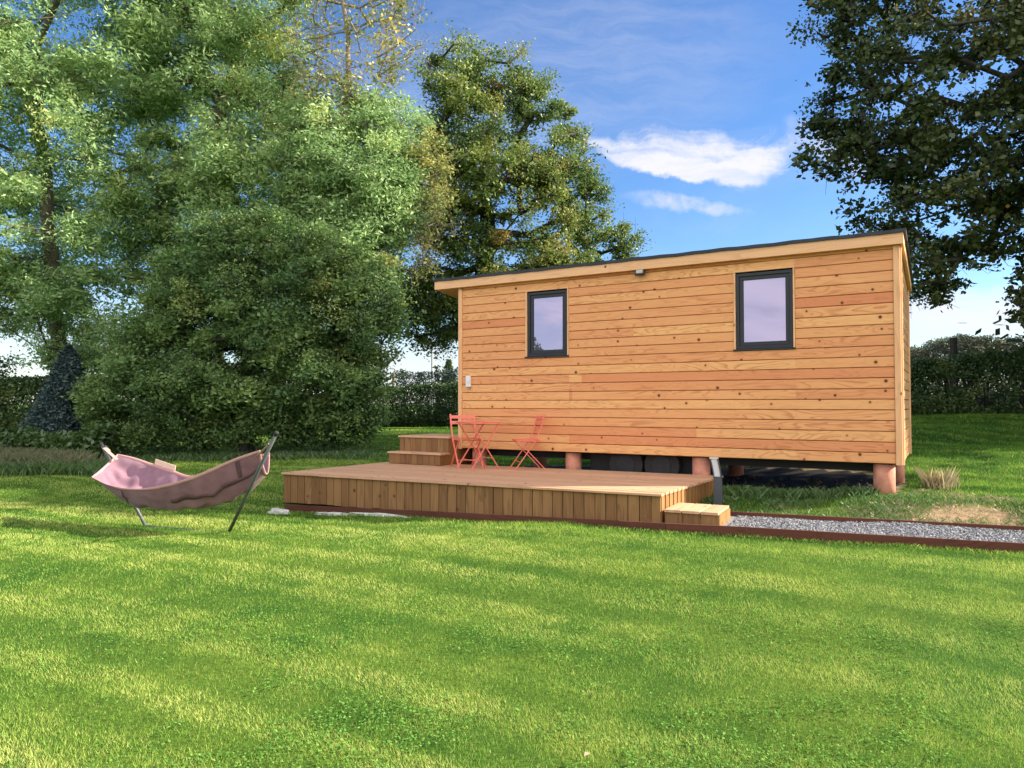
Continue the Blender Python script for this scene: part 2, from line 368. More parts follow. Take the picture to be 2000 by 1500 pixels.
def cab_uv(x, y):
    return (x-CL.x)*UV.x+(y-CL.y)*UV.y, (x-CL.x)*VV_.x+(y-CL.y)*VV_.y
# deck frame
FL = Vector((-3.34, 10.67, 0)); DA = math.atan2(8.14-10.67, 1.66+3.34); DL = math.hypot(5.0, 2.53); DW = 2.4; SH = .09; DZ = .508
DU = Vector((math.cos(DA), math.sin(DA), 0)); DV = Vector((-math.sin(DA), math.cos(DA), 0))
def deck_uv(x, y): return (x-FL.x)*DU.x+(y-FL.y)*DU.y, (x-FL.x)*DV.x+(y-FL.y)*DV.y
EF = [Vector((-3.10, 9.98)), Vector((-.85, 9.05)), Vector((1.67, 7.93)), Vector((2.45, 7.62)), Vector((4.78, 6.80)), Vector((8.2, 5.55))]   # front edging line
EB = [Vector((2.50, 8.64)), Vector((5.2, 7.56)), Vector((8.6, 6.30))]
def seg_y(line, x):
    xs = [p.x for p in line]; ys = [p.y for p in line]; return np.interp(x, xs, ys)
def soil_shade_mask(x, y):
    s, t = cab_uv(x, y); u_, v_ = deck_uv(x, y)
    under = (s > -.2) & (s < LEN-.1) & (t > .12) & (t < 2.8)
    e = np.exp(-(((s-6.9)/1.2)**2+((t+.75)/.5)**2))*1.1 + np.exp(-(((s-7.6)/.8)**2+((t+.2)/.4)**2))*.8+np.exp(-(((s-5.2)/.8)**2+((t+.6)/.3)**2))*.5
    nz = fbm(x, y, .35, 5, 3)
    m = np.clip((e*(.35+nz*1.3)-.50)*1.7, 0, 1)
    return np.where(under, 2., m)  # upper level marks the cabin's shade, painted into the ground
def path_mask(x, y):
    return (x > -3.1) & (x < 8.4) & (y > seg_y(EF, x)-.03) & (y < np.where(x < 2.5, seg_y(EF, x)+.5, seg_y(EB, x)+.03))
core = np.arange(-13, 13.01, .16); corey = np.arange(2, 24.01, .16)
def grow(a, lo, hi, s0):
    l = [a[0]]; s_ = s0
    while l[-1] > lo: s_ *= 1.28; l.append(l[-1]-s_)
    h = [a[-1]]; s_ = s0
    while h[-1] < hi: s_ *= 1.28; h.append(h[-1]+s_)
    return np.concatenate([np.array(l[:0:-1]), a, np.array(h[1:])])
gx = grow(core, -4000, 4000, .16); gy = grow(corey, -2000, 5000, .16)
GX, GY = np.meshgrid(gx, gy); fx_, fy_ = GX.ravel(), GY.ravel()
GZ = hgt(fx_, fy_)+(fbm(fx_, fy_, .9, 3, 3)-.5)*.03
me = bpy.data.meshes.new('lawn_ground'); nx, ny = len(gx), len(gy)
me.from_pydata(np.stack([fx_, fy_, GZ], 1).tolist(), [], [(j*nx+i, j*nx+i+1, (j+1)*nx+i+1, (j+1)*nx+i) for j in range(ny-1) for i in range(nx-1)])
sm = me.attributes.new('soil_shade', 'FLOAT', 'POINT'); sm.data.foreach_set('value', soil_shade_mask(fx_, fy_).astype(np.float32))
me.shade_smooth()
def m_ground():
    m, n = mat_base('lawn ground')
    p = n.new('ShaderNodeTexCoord').outputs['Object']
    big = n.noise(p, .9, 4, .6); fine = n.noise(p, 38, 4, .7)
    g = n.mix(n.smooth(big, .35, .68), (.045, .11, .014), (.11, .17, .022))
    g = n.mix(n.smooth(fine, .35, .7, 0., .6), g, (.018, .035, .008))
    s = n.mix(n.smooth(n.noise(p, 9, 5, .7), .35, .7), (.20, .135, .075), (.33, .24, .15))
    so_ = attr(n, 'soil_shade'); c = n.mix(n.math('MINIMUM', so_, 1.), g, s); c = n.mix(n.smooth(so_, 1.2, 1.9), c, (.030, .027, .025))  # near-black tone is the shade under the cabin, put into the colour
    bp = n.new('ShaderNodeBump', {'Strength': .5, 'Distance': .02, 'Height': fine})
    b = n.new('ShaderNodeBsdfPrincipled', {'Base Color': c, 'Roughness': .95, 'Normal': bp.outputs[0], 'Specular IOR Level': .1})
    out(n, b.outputs[0]); return m
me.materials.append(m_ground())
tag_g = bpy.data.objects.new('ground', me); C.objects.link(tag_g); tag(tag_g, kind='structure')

# ------------------------------------------------------------------ lawn blades
def blades(n_, dmin, dmax, h0, w0, name, label, dens_pow=1.6):
    q = rng.random(n_); a = 2-dens_pow
    dep = (dmin**a+(dmax**a-dmin**a)*q)**(1/a) if abs(a) > 1e-3 else dmin*(dmax/dmin)**q
    x = dep*(rng.random(n_)*1.62-.81); y = dep
    s, t = cab_uv(x, y); u_, v_ = deck_uv(x, y)
    keep = ~((s > .0) & (s < LEN) & (t > .05) & (t < 2.6)) & ~((u_ > -.05) & (u_ < DL+.1) & (v_ > -.05) & (v_ < DW+.1)) & ~path_mask(x, y)
    keep &= ~((s > -1.07) & (s < .1) & (t > -.3) & (t < .72))
    sm_ = soil_shade_mask(x, y); keep &= rng.random(n_) > sm_*.95
    x, y, dep, v_ = x[keep], y[keep], dep[keep], v_[keep]; k = len(x)
    z = hgt(x, y)+(fbm(x, y, .9, 3, 3)-.5)*.03
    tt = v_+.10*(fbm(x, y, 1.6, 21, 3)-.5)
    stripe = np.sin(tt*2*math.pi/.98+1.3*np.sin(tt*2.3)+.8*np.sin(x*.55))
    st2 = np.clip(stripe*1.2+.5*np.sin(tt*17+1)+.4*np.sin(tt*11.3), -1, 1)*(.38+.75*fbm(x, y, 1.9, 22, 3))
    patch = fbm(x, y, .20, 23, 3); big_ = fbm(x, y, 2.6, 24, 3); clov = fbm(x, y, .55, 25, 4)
    tint = np.minimum(.56+.22*st2+(patch-.5)*.6+(big_-.5)*.22+rng.normal(0, .17, k), .9)  # stripe light from the leaning blades is put into the tint
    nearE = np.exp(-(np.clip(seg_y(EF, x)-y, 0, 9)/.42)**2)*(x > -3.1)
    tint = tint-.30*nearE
    clover = clov > .66
    tint = np.where(clover, tint-.07, tint)
    straw = rng.random(k) < .03+.22*np.clip((big_-.45)*3, 0, 1)*np.clip((patch-.3)*2, 0, 1)
    tint = np.where(straw, .82+rng.random(k)*.2, tint)
    far = np.clip((dep-11)/8, 0, 1); tint = tint*(1-far*.3)+.42*far*.3
    tint = np.clip(tint, 0, 1)
    sc_ = np.clip(dep/6., .75, 3.)
    hh = h0*(1+.7*nearE)*(.55+.7*rng.random(k))*(1+.25*(patch-.5)*2)*sc_**.35; ww = w0*(.7+.6*rng.random(k))*sc_
    ang = rng.random(k)*2*math.pi; wx, wy = np.cos(ang)*ww/2, np.sin(ang)*ww/2
    la = rng.random(k)*2*math.pi; lm = hh*(.25+.75*rng.random(k))
    lx = np.cos(la)*lm-DU.x*st2*hh*.35; ly = np.sin(la)*lm-DU.y*st2*hh*.35
    V = np.empty((k, 3, 3)); V[:, 0] = np.stack([x-wx, y-wy, z-.004], 1); V[:, 1] = np.stack([x+wx, y+wy, z-.004], 1)
    V[:, 2] = np.stack([x+lx, y+ly, z+hh], 1)
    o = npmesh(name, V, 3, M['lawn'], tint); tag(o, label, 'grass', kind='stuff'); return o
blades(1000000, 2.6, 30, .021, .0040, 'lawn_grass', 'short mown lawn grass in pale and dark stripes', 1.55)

def clover():
    k = 110000; dep = 2.7*(9/2.7)**rng.random(k); x = dep*(rng.random(k)*1.6-.8); y = dep
    ok = (rng.random(k) < np.clip((fbm(x, y, .55, 25, 4)+.5*(fbm(x, y, .12, 26, 2)-.5)-.57)*4, 0, .75)) & (y < np.where(x > -3.1, seg_y(EF, x)-.1, 9)); x, y = x[ok], y[ok]; k = len(x)
    z = hgt(x, y)+.012+rng.random(k)*.018; s_ = rng.uniform(.004, .0085, (k, 1)); n1 = rng.normal(0, .35, (k, 3)); n1[:, 2] = 1
    a = rng.random(k)*6.28; d1 = np.stack([np.cos(a), np.sin(a), -(n1[:, 0]*np.cos(a)+n1[:, 1]*np.sin(a))], 1); d2 = np.cross(n1, d1); d2 /= np.linalg.norm(d2, axis=1)[:, None]
    P = np.stack([x, y, z], 1); V = np.stack([P-d1*s_, P+d2*s_*.8, P+d1*s_, P-d2*s_*.8], 1)
    o = npmesh('clover', V, 4, M['clover'], rng.random(k)); tag(o, 'small leaved green clover growing in patches in the lawn', 'clover', kind='stuff')
M['clover'] = leafmat('clover leaves', [(0, (.07, .20, .035)), (1, (.20, .38, .08))], .3, .0)
clover()
# ------------------------------------------------------------------ leaves and trees
def leaf_quads(P, L, W, tint, down=.0, flat=.4):
    k = len(P); d1 = rng.normal(size=(k, 3)); d1[:, 2] = d1[:, 2]*(1-flat)-down; d1 /= np.linalg.norm(d1, axis=1)[:, None]
    r = rng.normal(size=(k, 3)); r[:, 2] += 0.0
    d2 = np.cross(d1, r); d2 /= np.linalg.norm(d2, axis=1)[:, None]+1e-9
    L = (L*(.6+.8*rng.random(k)))[:, None]; W = (W*(.6+.8*rng.random(k)))[:, None]
    V = np.empty((k, 4, 3)); V[:, 0] = P; V[:, 1] = P+d1*L*.45+d2*W*.5; V[:, 2] = P+d1*L; V[:, 3] = P+d1*L*.45-d2*W*.5
    return V
def in_poly(x, y, poly):
    c = np.zeros(len(x), bool); j = len(poly)-1
    for i in range(len(poly)):
        xi, yi = poly[i]; xj, yj = poly[j]
        c ^= ((yi > y) != (yj > y)) & (x < (xj-xi)*(y-yi)/(yj-yi+1e-12)+xi); j = i
    return c
def edge_dist(x, y, poly):
    d_ = np.full(len(x), 1e9)
    for i in range(len(poly)):
        a = np.array(poly[i-1]); b = np.array(poly[i]); ab = b-a
        t = np.clip(((x-a[0])*ab[0]+(y-a[1])*ab[1])/(ab@ab+1e-9), 0, 1)
        d_ = np.minimum(d_, np.hypot(x-a[0]-ab[0]*t, y-a[1]-ab[1]*t))
    return d_
def crown_points(poly_px, D, thick, K):
    poly = [((at(px, py, D).x), at(px, py, D).z) for px, py in poly_px]
    xs = [p[0] for p in poly]; zs = [p[1] for p in poly]; pts = np.zeros((0, 3))
    while len(pts) < K:
        x = rng.uniform(min(xs), max(xs), K*3); z = rng.uniform(min(zs), max(zs), K*3)
        ok = in_poly(x, z, poly); x, z = x[ok], z[ok]
        e = edge_dist(x, z, poly); h = thick*np.sqrt(np.clip(e/thick, .03, 1))
        y = D+rng.uniform(-1, 1, len(x))*h
        sc_ = y/D                        # keep the crown's outline where it stands while it gains depth
        pts = np.concatenate([pts, np.stack([x*sc_, y, (z-CAMZ)*sc_+CAMZ], 1)])
    return pts[:K]
def skeleton(base, pts, tr, top_frac, tip_r, name, mat, parent, lean=None, twigs=0, clump_r=.6):
    base = np.array(base, float); cen = pts.mean(0); zlo = pts[:, 2].min(); zhi = pts[:, 2].max()
    topz = zlo+(zhi-zlo)*top_frac; top = np.array([cen[0]*.5+base[0]*.5, cen[1]*.5+base[1]*.5, topz]) if lean is None else np.array(lean)
    nodes = []; par = []; nt = 9
    for i in range(nt):
        f = i/(nt-1); p = base*(1-f)+top*f
        if 0 < i: p = p+rng.normal(0, .012, 3)*np.linalg.norm(top-base)
        nodes.append(p); par.append(i-1)
    order = np.argsort(np.linalg.norm(pts-top, axis=1)*.6+np.abs(pts[:, 2]-topz)*.2); ends = []
    A = np.array(nodes)
    lst = list(A)
    for oi in order:
        q = pts[oi]; arr = np.array(lst); dv = q-arr; dist = np.linalg.norm(dv, axis=1)
        cost = dist+np.where(dv[:, 2] < 0, -dv[:, 2]*.8, 0); cost[:3] += 50
        j = int(np.argmin(cost)); L = dist[j]; a = arr[j]
        seg = max(1, int(L/.9)); prevj = j
        for s_ in range(1, seg+1):
            f = s_/seg; p = a+(q-a)*f
            p = p+np.array([0, 0, .10*L*math.sin(f*math.pi)])+(rng.normal(0, .05*L, 3) if s_ < seg else 0)
            lst.append(p); par.append(prevj); prevj = len(lst)-1
        ends.append(prevj)
    cnt = np.zeros(len(lst))
    for e in ends: cnt[e] += 1
    for i in range(len(lst)-1, 0, -1): cnt[par[i]] += cnt[i]
    K = len(pts); rad = tip_r+(tr-tip_r)*np.clip(cnt/K, 0, 1)**.52
    mb = MB()
    base_r = rad.copy()
    mb.tube([lst[i] for i in range(nt)], [base_r[i]*(1.35 if i == 0 else 1) for i in range(nt)], 10)
    for i in range(nt, len(lst)):
        p = lst[par[i]]; r0 = min(rad[par[i]], rad[i]*1.35)
        mb.tube([p, lst[i]], [r0, rad[i]], 5, cap=False)
    for e in ends:
        for _ in range(twigs):
            dv = rng.normal(size=3); dv[2] += .4; dv /= np.linalg.norm(dv)
            a = np.array(lst[e]); b = a+dv*clump_r*.55+rng.normal(0, .05, 3); c = b+dv*clump_r*.5+rng.normal(0, .12, 3)*clump_r
            mb.tube([a, b, c], [tip_r*.7, tip_r*.5, tip_r*.25], 3, cap=False)
    return mb.build(name, mat, parent, smooth=True)
def leaves_for(pts, r, per, L, W, tint0, tvar, down=0., vert=.75, sub=9, spread=.3, flat=.4, pervar=.5):
    allP = []; allT = []; allS = []
    for p in pts:
        rr = r*(.6+.7*rng.random()); m_ = int(per*1.0*(1-pervar+2*pervar*rng.random())); tc = tint0+rng.normal(0, tvar)
        sc_ = rng.normal(size=(sub, 3)); sc_ /= np.linalg.norm(sc_, axis=1)[:, None]; sc_ *= (rng.random(sub)**.5)[:, None]*rr; sc_[:, 2] *= vert
        idx = rng.integers(0, sub, m_); allS.append(np.full(m_, rng.uniform(.72, 1.4))); q = p+sc_[idx]+rng.normal(0, spread*rr, (m_, 3))*np.array([1, 1, .7])
        allP.append(q); allT.append(tc+rng.normal(0, .13, m_)+(sc_[idx][:, 2]/rr)*.06)
    Pn = np.concatenate(allP); T = np.clip(np.concatenate(allT), 0, 1)
    Sz = np.concatenate(allS); return leaf_quads(Pn, L*Sz, W*Sz, T, down, flat), T
def tree(name, label, cat, base, polys, D, tr, leafm, barkm, group=None, top_frac=.55, lean=None, tip_r=.012, twigs=2):
    """polys: list of dict(poly, K, thick, r, per, L, W, t0, tv, down, D)"""
    root = empty(name, base, label=label, cat=cat, group=group)
    allp = []; VV = []; TT = []; b = Vector(base)
    for q in polys:
        pts = crown_points(q['poly'], q.get('D', D), q['thick'], q['K']); allp.append(pts)
        v, t = leaves_for(pts, q['r'], q['per'], q['L'], q['W'], q.get('t0', .4), q.get('tv', .12), q.get('down', 0), sub=q.get('sub', 9), spread=q.get('spread', .3), vert=q.get('vert', .75))
        if q.get('mat'):
            npmesh('crown', v-np.array(base), 4, q['mat'], t, root)
        else: VV.append(v); TT.append(t)
    if VV: npmesh('crown', np.concatenate(VV)-np.array(base), 4, leafm, np.concatenate(TT), root)
    pts = np.concatenate(allp)
    skeleton((0, 0, -.1), pts-np.array(base), tr, top_frac, tip_r, 'trunk', barkm, root, lean=lean, twigs=twigs, clump_r=polys[0]['r'])
    return root
def gbase(px, depth): 
    p = at(px, 700, depth); return (p.x, depth, hz(p.x, depth))

# big ash group on the left
tree('ash_tree', 'tall ash tree at the far left edge with leafy boughs hanging over the hedge', 'tree', gbase(150, 21), [
    dict(poly=[(-420, -420), (330, -420), (330, 0), (300, 250), (320, 480), (260, 640), (180, 700), (130, 725), (70, 690), (20, 645), (-60, 600), (-330, 600), (-480, 200)], K=680, thick=3.2, r=.74, per=540, L=.12, W=.042, t0=.5, tv=.15, down=.35, spread=.2, sub=13)],
    21, .2, M['ash'], M['bark'], 'big ash trees behind the hammock', .5)
tree('ash_tree', 'broad ash tree rising directly behind the dense round hornbeam', 'tree', gbase(430, 21.5), [
    dict(poly=[(300, -420), (560, -420), (600, 0), (560, 160), (600, 210), (640, 560), (300, 600), (290, 300), (270, 100), (280, 0)], K=390, thick=3.0, r=.80, per=600, L=.12, W=.042, t0=.5, tv=.15, down=.35, spread=.2, sub=13)],
    21.5, .24, M['ash'], M['bark'], 'big ash trees behind the hammock', .55)
tree('ash_tree', 'ash tree with a thin half bare top against the sky left of the oak', 'tree', gbase(640, 20), [
    dict(poly=[(590, 210), (700, 200), (770, 215), (815, 265), (815, 390), (790, 460), (750, 540), (620, 590), (560, 450), (560, 300)], K=190, thick=2.4, r=.72, per=560, L=.12, W=.042, t0=.36, tv=.14, down=.35, spread=.2, sub=13),
    dict(poly=[(570, 200), (560, 60), (600, -250), (760, -250), (830, -50), (825, 90), (790, 150), (700, 200)], K=230, thick=1.8, r=.5, per=30, L=.11, W=.05, t0=.55, tv=.2, down=.1, mat=M['ash_yellow'], sub=6),
    dict(poly=[(800, 250), (880, 240), (885, 320), (860, 400), (820, 420), (790, 330)], K=26, thick=.8, r=.45, per=110, L=.11, W=.045, t0=.58, tv=.15, down=.3, mat=M['ash_yellow']),
    dict(poly=[(800, 400), (880, 360), (900, 440), (860, 520), (790, 560), (790, 470)], K=36, thick=.8, r=.45, per=30, L=.1, W=.05, t0=.4, tv=.12, down=.3, mat=M['ash_yellow'])],
    20, .085, M['ash'], M['bark_light'], 'big ash trees behind the hammock', .75, twigs=5, tip_r=.008)
tree('oak_tree', 'oak tree with full round crown directly behind the left end of the cabin', 'tree', gbase(935, 25), [
    dict(poly=[(835, 130), (855, 95), (890, 75), (940, 100), (1010, 98), (1035, 165), (1085, 172), (1110, 235), (1130, 265), (1148, 320), (1172, 370), (1185, 440), (1190, 540), (1000, 620), (880, 650), (830, 600), (825, 400), (822, 250)], K=330, thick=3.2, r=.56, per=360, L=.10, W=.062, t0=.45, tv=.2, spread=.22, sub=11, vert=.9),
    dict(poly=[(1195, 455), (1225, 440), (1243, 460), (1243, 500), (1190, 520)], K=9, thick=.5, r=.45, per=300, L=.11, W=.07, t0=.5),
    dict(poly=[(750, 520), (860, 540), (900, 620), (890, 690), (840, 680), (760, 640)], K=60, thick=1.5, r=.5, per=150, L=.11, W=.07, t0=.3)],
    25, .36, M['oak'], M['bark_dark'], None, .45, twigs=3)
tree('hornbeam', 'dense dark round hornbeam with foliage down to the lawn behind the hammock', 'tree', gbase(480, 17.6), [
    dict(poly=[(300, 540), (340, 480), (420, 440), (520, 420), (600, 445), (700, 475), (765, 530), (775, 620), (745, 700), (750, 800), (700, 850), (630, 868), (560, 872), (300, 868), (210, 858), (165, 800), (165, 710), (215, 650), (290, 610)], K=560, thick=2.3, r=.46, per=420, L=.085, W=.045, t0=.42, tv=.2, spread=.24, sub=11)],
    17.6, .2, M['hornbeam'], M['bark_dark'], None, .4, twigs=3)
tree('beech_tree', 'dark bronze leaved tree overhanging from the right edge above the cabin roof', 'tree', gbase(2330, 14.5), [
    dict(poly=[(1590, 0), (1575, 90), (1610, 130), (1585, 215), (1625, 255), (1600, 300), (1600, 370), (1625, 375), (1650, 320), (1690, 350), (1660, 440), (1700, 490), (1770, 560), (1840, 575), (1880, 530), (1930, 500), (1975, 500), (2050, 540), (2200, 500), (2200, -200), (1620, -200)], K=400, thick=1.9, r=.42, per=190, L=.078, W=.062, t0=.42, tv=.14, spread=.19, sub=13, down=.2, D=13),
    dict(poly=[(1990, 540), (2040, 540), (2040, 630), (1992, 615)], K=9, thick=.4, r=.25, per=120, L=.1, W=.08, t0=.45, D=13),
    dict(poly=[(2160, 420), (2700, 420), (2800, 60), (2600, -260), (2160, -200)], K=150, thick=1.3, r=.7, per=150, L=.14, W=.11, t0=.4, tv=.16, D=10.9),  # unseen nearer part of the crown, added to shade the deck
    dict(poly=[(2200, 480), (2600, 440), (2900, 100), (2850, -500), (2500, -800), (1900, -700), (1640, -200), (2200, -200)], K=330, thick=3.2, r=.8, per=150, L=.14, W=.11, t0=.4, tv=.16, D=14.5)],
    14.5, .34, M['beech'], M['bark_dark'], None, .45, twigs=4, tip_r=.009)
tree('beech_tree', 'second bronze leaved tree added out of view beyond the right edge to shade the lawn', 'tree', (24.5, 19.5, hz(24.5, 19.5)), [  # out-of-view tree, put in to shade the lawn behind the cabin
    dict(poly=[(2070, 650), (3500, 650), (3600, 100), (3300, -250), (2200, -250), (2080, 100)], K=560, thick=6.0, r=1.1, per=150, L=.22, W=.17, t0=.4, tv=.16)],
    19.0, .34, M['beech'], M['bark_dark'], None, .45, twigs=2)
# conifer at left
def cone_tree(name, label, base, H, Rm, mat, n_, L, W, group=None):
    root = empty(name, base, label=label, cat='tree', group=group)
    z = rng.random(n_)**1.3*H; a = rng.random(n_)*2*math.pi; rr = Rm*(1-z/H)**.8*(.55+.5*rng.random(n_)**.5)*(1+.15*np.sin(a*5+z*3))
    P = np.stack([np.cos(a)*rr, np.sin(a)*rr, z+.1], 1)
    T = np.clip(rng.normal(.5, .25, n_), 0, 1); npmesh('crown', leaf_quads(P, L, W, T, .3), 4, mat, T, root)
    mb = MB(); mb.tube([(0, 0, -.1), (0, 0, H*.5), (0, 0, H*.93)], [Rm*.09, Rm*.06, .01], 7); mb.build('trunk', M['bark_dark'], root)
    return root
cone_tree('conifer', 'dark blue green conifer low between the left hedge and the hornbeam', gbase(135, 18.5), 2.6, 1.05, M['conifer'], 26000, .10, .035)
cone_tree('conifer', 'small distant cone shaped conifer seen over the mesh fence left of the cabin', gbase(876, 42), 3.1, .8, M['hedge'], 5000, .16, .08)

def hedge(name, label, p0, p1, h, wd, n_, mat, L=.07, W=.05, t0=.4, gap=0., stems=0, dome=.12, group=None, cat='hedge'):
    p0 = Vector(p0); p1 = Vector(p1); a = (p1-p0); Ln = a.length; a.normalize(); b = Vector((-a.y, a.x))
    root = empty(name, (p0.x, p0.y, hz(p0.x, p0.y)), label=label, cat=cat, group=group)
    s = rng.random(n_)*Ln; u = rng.random(n_)*2*math.pi; v = np.sqrt(rng.random(n_))*.35+.68
    hh = h*(1+dome*(fbm(s, s*0, .9, 31, 3)-.5)*3)
    cxs = np.cos(u); czs = np.sin(u)
    off = np.sign(cxs)*np.abs(cxs)**.6*wd/2*v*(1+.3*(fbm(s, czs*2, .5, 33, 2)-.5)); zz = hh*(.5+.5*np.sign(czs)*np.abs(czs)**.6*v)
    inn = rng.random(n_) < .35
    off = np.where(inn, (rng.random(n_)-.5)*wd*.8, off); zz = np.where(inn, rng.random(n_)*hh, zz)
    x = p0.x+a.x*s+b.x*off; y = p0.y+a.y*s+b.y*off
    if gap > 0:
        g = (fbm(s, zz, .45, 37, 3) < gap) & (zz < .62*h); k_ = ~g; x, y, zz, s = x[k_], y[k_], zz[k_], s[k_]
    z = hgt(x, y)+zz; k = len(x)
    T = np.clip(t0+(fbm(s, zz, .5, 35, 3)-.5)*1.0+rng.normal(0, .13, k), 0, 1)
    P = np.stack([x, y, z], 1)-np.array(root.location)
    npmesh('foliage', leaf_quads(P, L, W, T, .1), 4, mat, T, root)
    for i in range(max(stems, 3)):
        f = (i+.5)/max(stems, 3)+random.uniform(-.02, .02); q = p0+a*(Ln*f); zb = hz(q.x, q.y)-root.location.z
        for _ in range(2 if stems else 1):
            mb = MB(); mb.tube([(q.x-root.location.x+random.uniform(-.1, .1), q.y-root.location.y, zb-.05), (q.x-root.location.x+random.uniform(-.25, .25), q.y-root.location.y+random.uniform(-.1, .1), zb+h*.5), (q.x-root.location.x+random.uniform(-.5, .5), q.y-root.location.y, zb+h*.9)], [.05, .035, .012], 6); mb.build('stem', M['bark_dark'], root, smooth=True)
    return root
hedge('hedge', 'clipped green hedge at the far left edge behind the dry brush', at(-800, 700, 22).xy, at(200, 700, 21.5).xy, 1.75, 1.2, 85000, M['hedge'], L=.09, W=.06, t0=.62)
hedge('hedge', 'dark low hedge under the mesh fence between hornbeam and cabin', at(690, 700, 27).xy, at(1120, 700, 27).xy, 1.55, 1.1, 42000, M['hedge'], t0=.35, dome=.08)
hedge('hedge', 'dark shaded hedge with bare stems to the right of the cabin', at(1720, 700, 20).xy, at(2800, 700, 19).xy, 1.6, 1.0, 120000, M['hedge'], t0=.55, gap=.44, stems=30)
hedge('scrub_hedge', 'ragged grey green scrub rising behind the dark hedge right of the cabin', at(1700, 700, 25).xy, at(2900, 700, 24).xy, 2.4, 1.6, 190000, M['scrub'], L=.08, W=.05, t0=.45, dome=.16, cat='hedge')
hedge('bramble_patch', 'low leafy brambles in front of the blue green conifer', at(30, 700, 17).xy, at(215, 700, 16.6).xy, .7, .9, 12000, M['weed'], L=.12, W=.07, t0=.1, dome=.4, cat='shrub')
hedge('bush', 'brownish bush rising over the left hedge at the left edge', at(-120, 700, 24).xy, at(12, 700, 24).xy, 2.35, 1.2, 12000, M['dry'], L=.09, W=.06, t0=.1, dome=.3, cat='shrub')

# spindly saplings seen against the bright gap left of the cabin
for i, (px, dd, hh_) in enumerate([(788, 30, 2.25), (820, 31, 2.1), (855, 30, 2.4)]):
    b_ = gbase(px, dd); root = empty('sapling', b_, label=['slim sapling at the left of the bright gap over the mesh fence', 'slim sapling in the middle of the bright gap over the mesh fence', 'slim sapling at the right of the bright gap over the mesh fence'][i], cat='tree', group='saplings behind the mesh fence')
    mb = MB(); mb.tube([(0, 0, 0), (.05, 0, hh_*.5), (0, 0, hh_)], [.03, .02, .006], 5); mb.build('trunk', M['bark'], root)
    k = 420; z = rng.random(k)**.6*hh_; rr = .38*rng.random(k)*(.3+.7*np.abs(np.sin(z*4+i)))*(1-z/hh_*.5); a = rng.random(k)*6.28
    T = np.clip(rng.normal(.4, .2, k), 0, 1); npmesh('foliage', leaf_quads(np.stack([np.cos(a)*rr, np.sin(a)*rr, z], 1), .10, .06, T), 4, M['hedge'], T, root)

# tree line behind the viewer, mirrored in the panes
def treeline():
    k = 26000; ang = rng.uniform(R(175), R(265), k); rad_ = rng.uniform(58, 66, k)
    x = rad_*np.cos(ang); y = rad_*np.sin(ang); top = 5.0+5.0*fbm(ang*22, ang*0, 1., 77, 4)
    z = rng.random(k)**.6*top; T = np.clip(rng.normal(.4, .2, k), 0, 1)
    o = npmesh('distant_woods', leaf_quads(np.stack([x, y, z], 1), .9, .7, T), 4, M['hedge'], T); tag(o, 'far off dark wooded skyline mirrored in the cabin windows', 'trees', kind='stuff')
treeline()

# ------------------------------------------------------------------ fences and posts
def post(name, label, px, depth, h, r, mat=M['post'], group=None, lean=0.):
    b_ = gbase(px, depth); root = MB(); root.tube([(0, 0, -.1), (lean*.5, 0, h*.5), (lean, 0, h-.01), (lean, 0, h)], [r, r*.97, r*.95, r*.7], 9)
    o = root.build(name, mat); o.location = b_; tag(o, label, 'post', group); return o
fr = empty('mesh_fence', gbase(770, 28.2), label='dark wire mesh fence above the low hedge left of the cabin', cat='fence')
def fence_seg():
    mb = MB(); a = Vector(fr.location); h = 2.0
    p1 = Vector(gbase(1120, 28.2))-a
    nb = 92
    for i in range(nb):
        f = i/(nb-1); p = p1*f; mb.bar((p.x, p.y, 0), (p.x, p.y, h), .012, .012)
    for zz in (.5, 1., 1.5, h): mb.bar((0, 0, zz), (p1.x, p1.y, zz+p1.z), .012, .012)
    mb.build('mesh_panel', M['wire'], fr)
    for i in (0, 1, 2):
        m2 = MB(); p = p1*(i/2.); m2.tube([(p.x-.02, p.y-.03, -.1), (p.x-.02, p.y-.03, h+.08)], .055, 8); m2.build('post', M['post'], fr)
fence_seg()
hedge('laurel_row', 'dark evergreen row right behind the wire mesh fence', at(770, 700, 30).xy, at(1150, 700, 30).xy, 2.2, 1.0, 22000, M['conifer'], t0=.2, dome=.06)
post('fence_post', 'dark old gate post topping the scrub right of the cabin', 1864, 22.4, 2.36, .11, M['bark_dark'], lean=-.03)
post('fence_post', 'pale thin fence post at the right edge above the dark hedge', 1998, 22.4, 2.15, .06)
post('fence_post', 'grey low stake just left of the dark old gate post', 1852, 22.4, 1.8, .045)
post('utility_pole', 'thin distant grey pole over the mesh fence left of the cabin', 844, 60, 5.6, .09, M['grey_plastic'])['category'] = 'pole'

# ------------------------------------------------------------------ cabin
cab = empty('cabin', (CL.x, CL.y, CABZ), TH, label='small timber cabin clad in larch boards, raised on round terracotta footings', cat='cabin')
W_, H_ = 2.45, 2.85; PIT = .1325
def fac(px, py):                        # pixel -> facade coordinates (s, h)
    r = ray(px, py); o_ = Vector((0, 0, CAMZ))-Vector((CL.x, CL.y, CABZ)); t = -o_.dot(VV_)/r.dot(VV_); p = o_+r*t
    return p.dot(UV), p.z
def rect(x0, y0, x1, y1):
    a, b, c, d_ = fac(x0, y0), fac(x1, y0), fac(x0, y1), fac(x1, y1)
    return a[0], b[0]
wins = []
for (tl, tr_, bl, br) in [((1031, 572), (1109, 566), (1031, 697), (1109, 693)), ((1438, 536), (1549, 525), (1438, 682), (1549, 679))]:
    q = [fac(*p) for p in (tl, tr_, bl, br)]
    wins.append(((q[0][0]+q[2][0])/2, (q[1][0]+q[3][0])/2, (q[2][1]+q[3][1])/2, (q[0][1]+q[1][1])/2))
print('windows', wins)
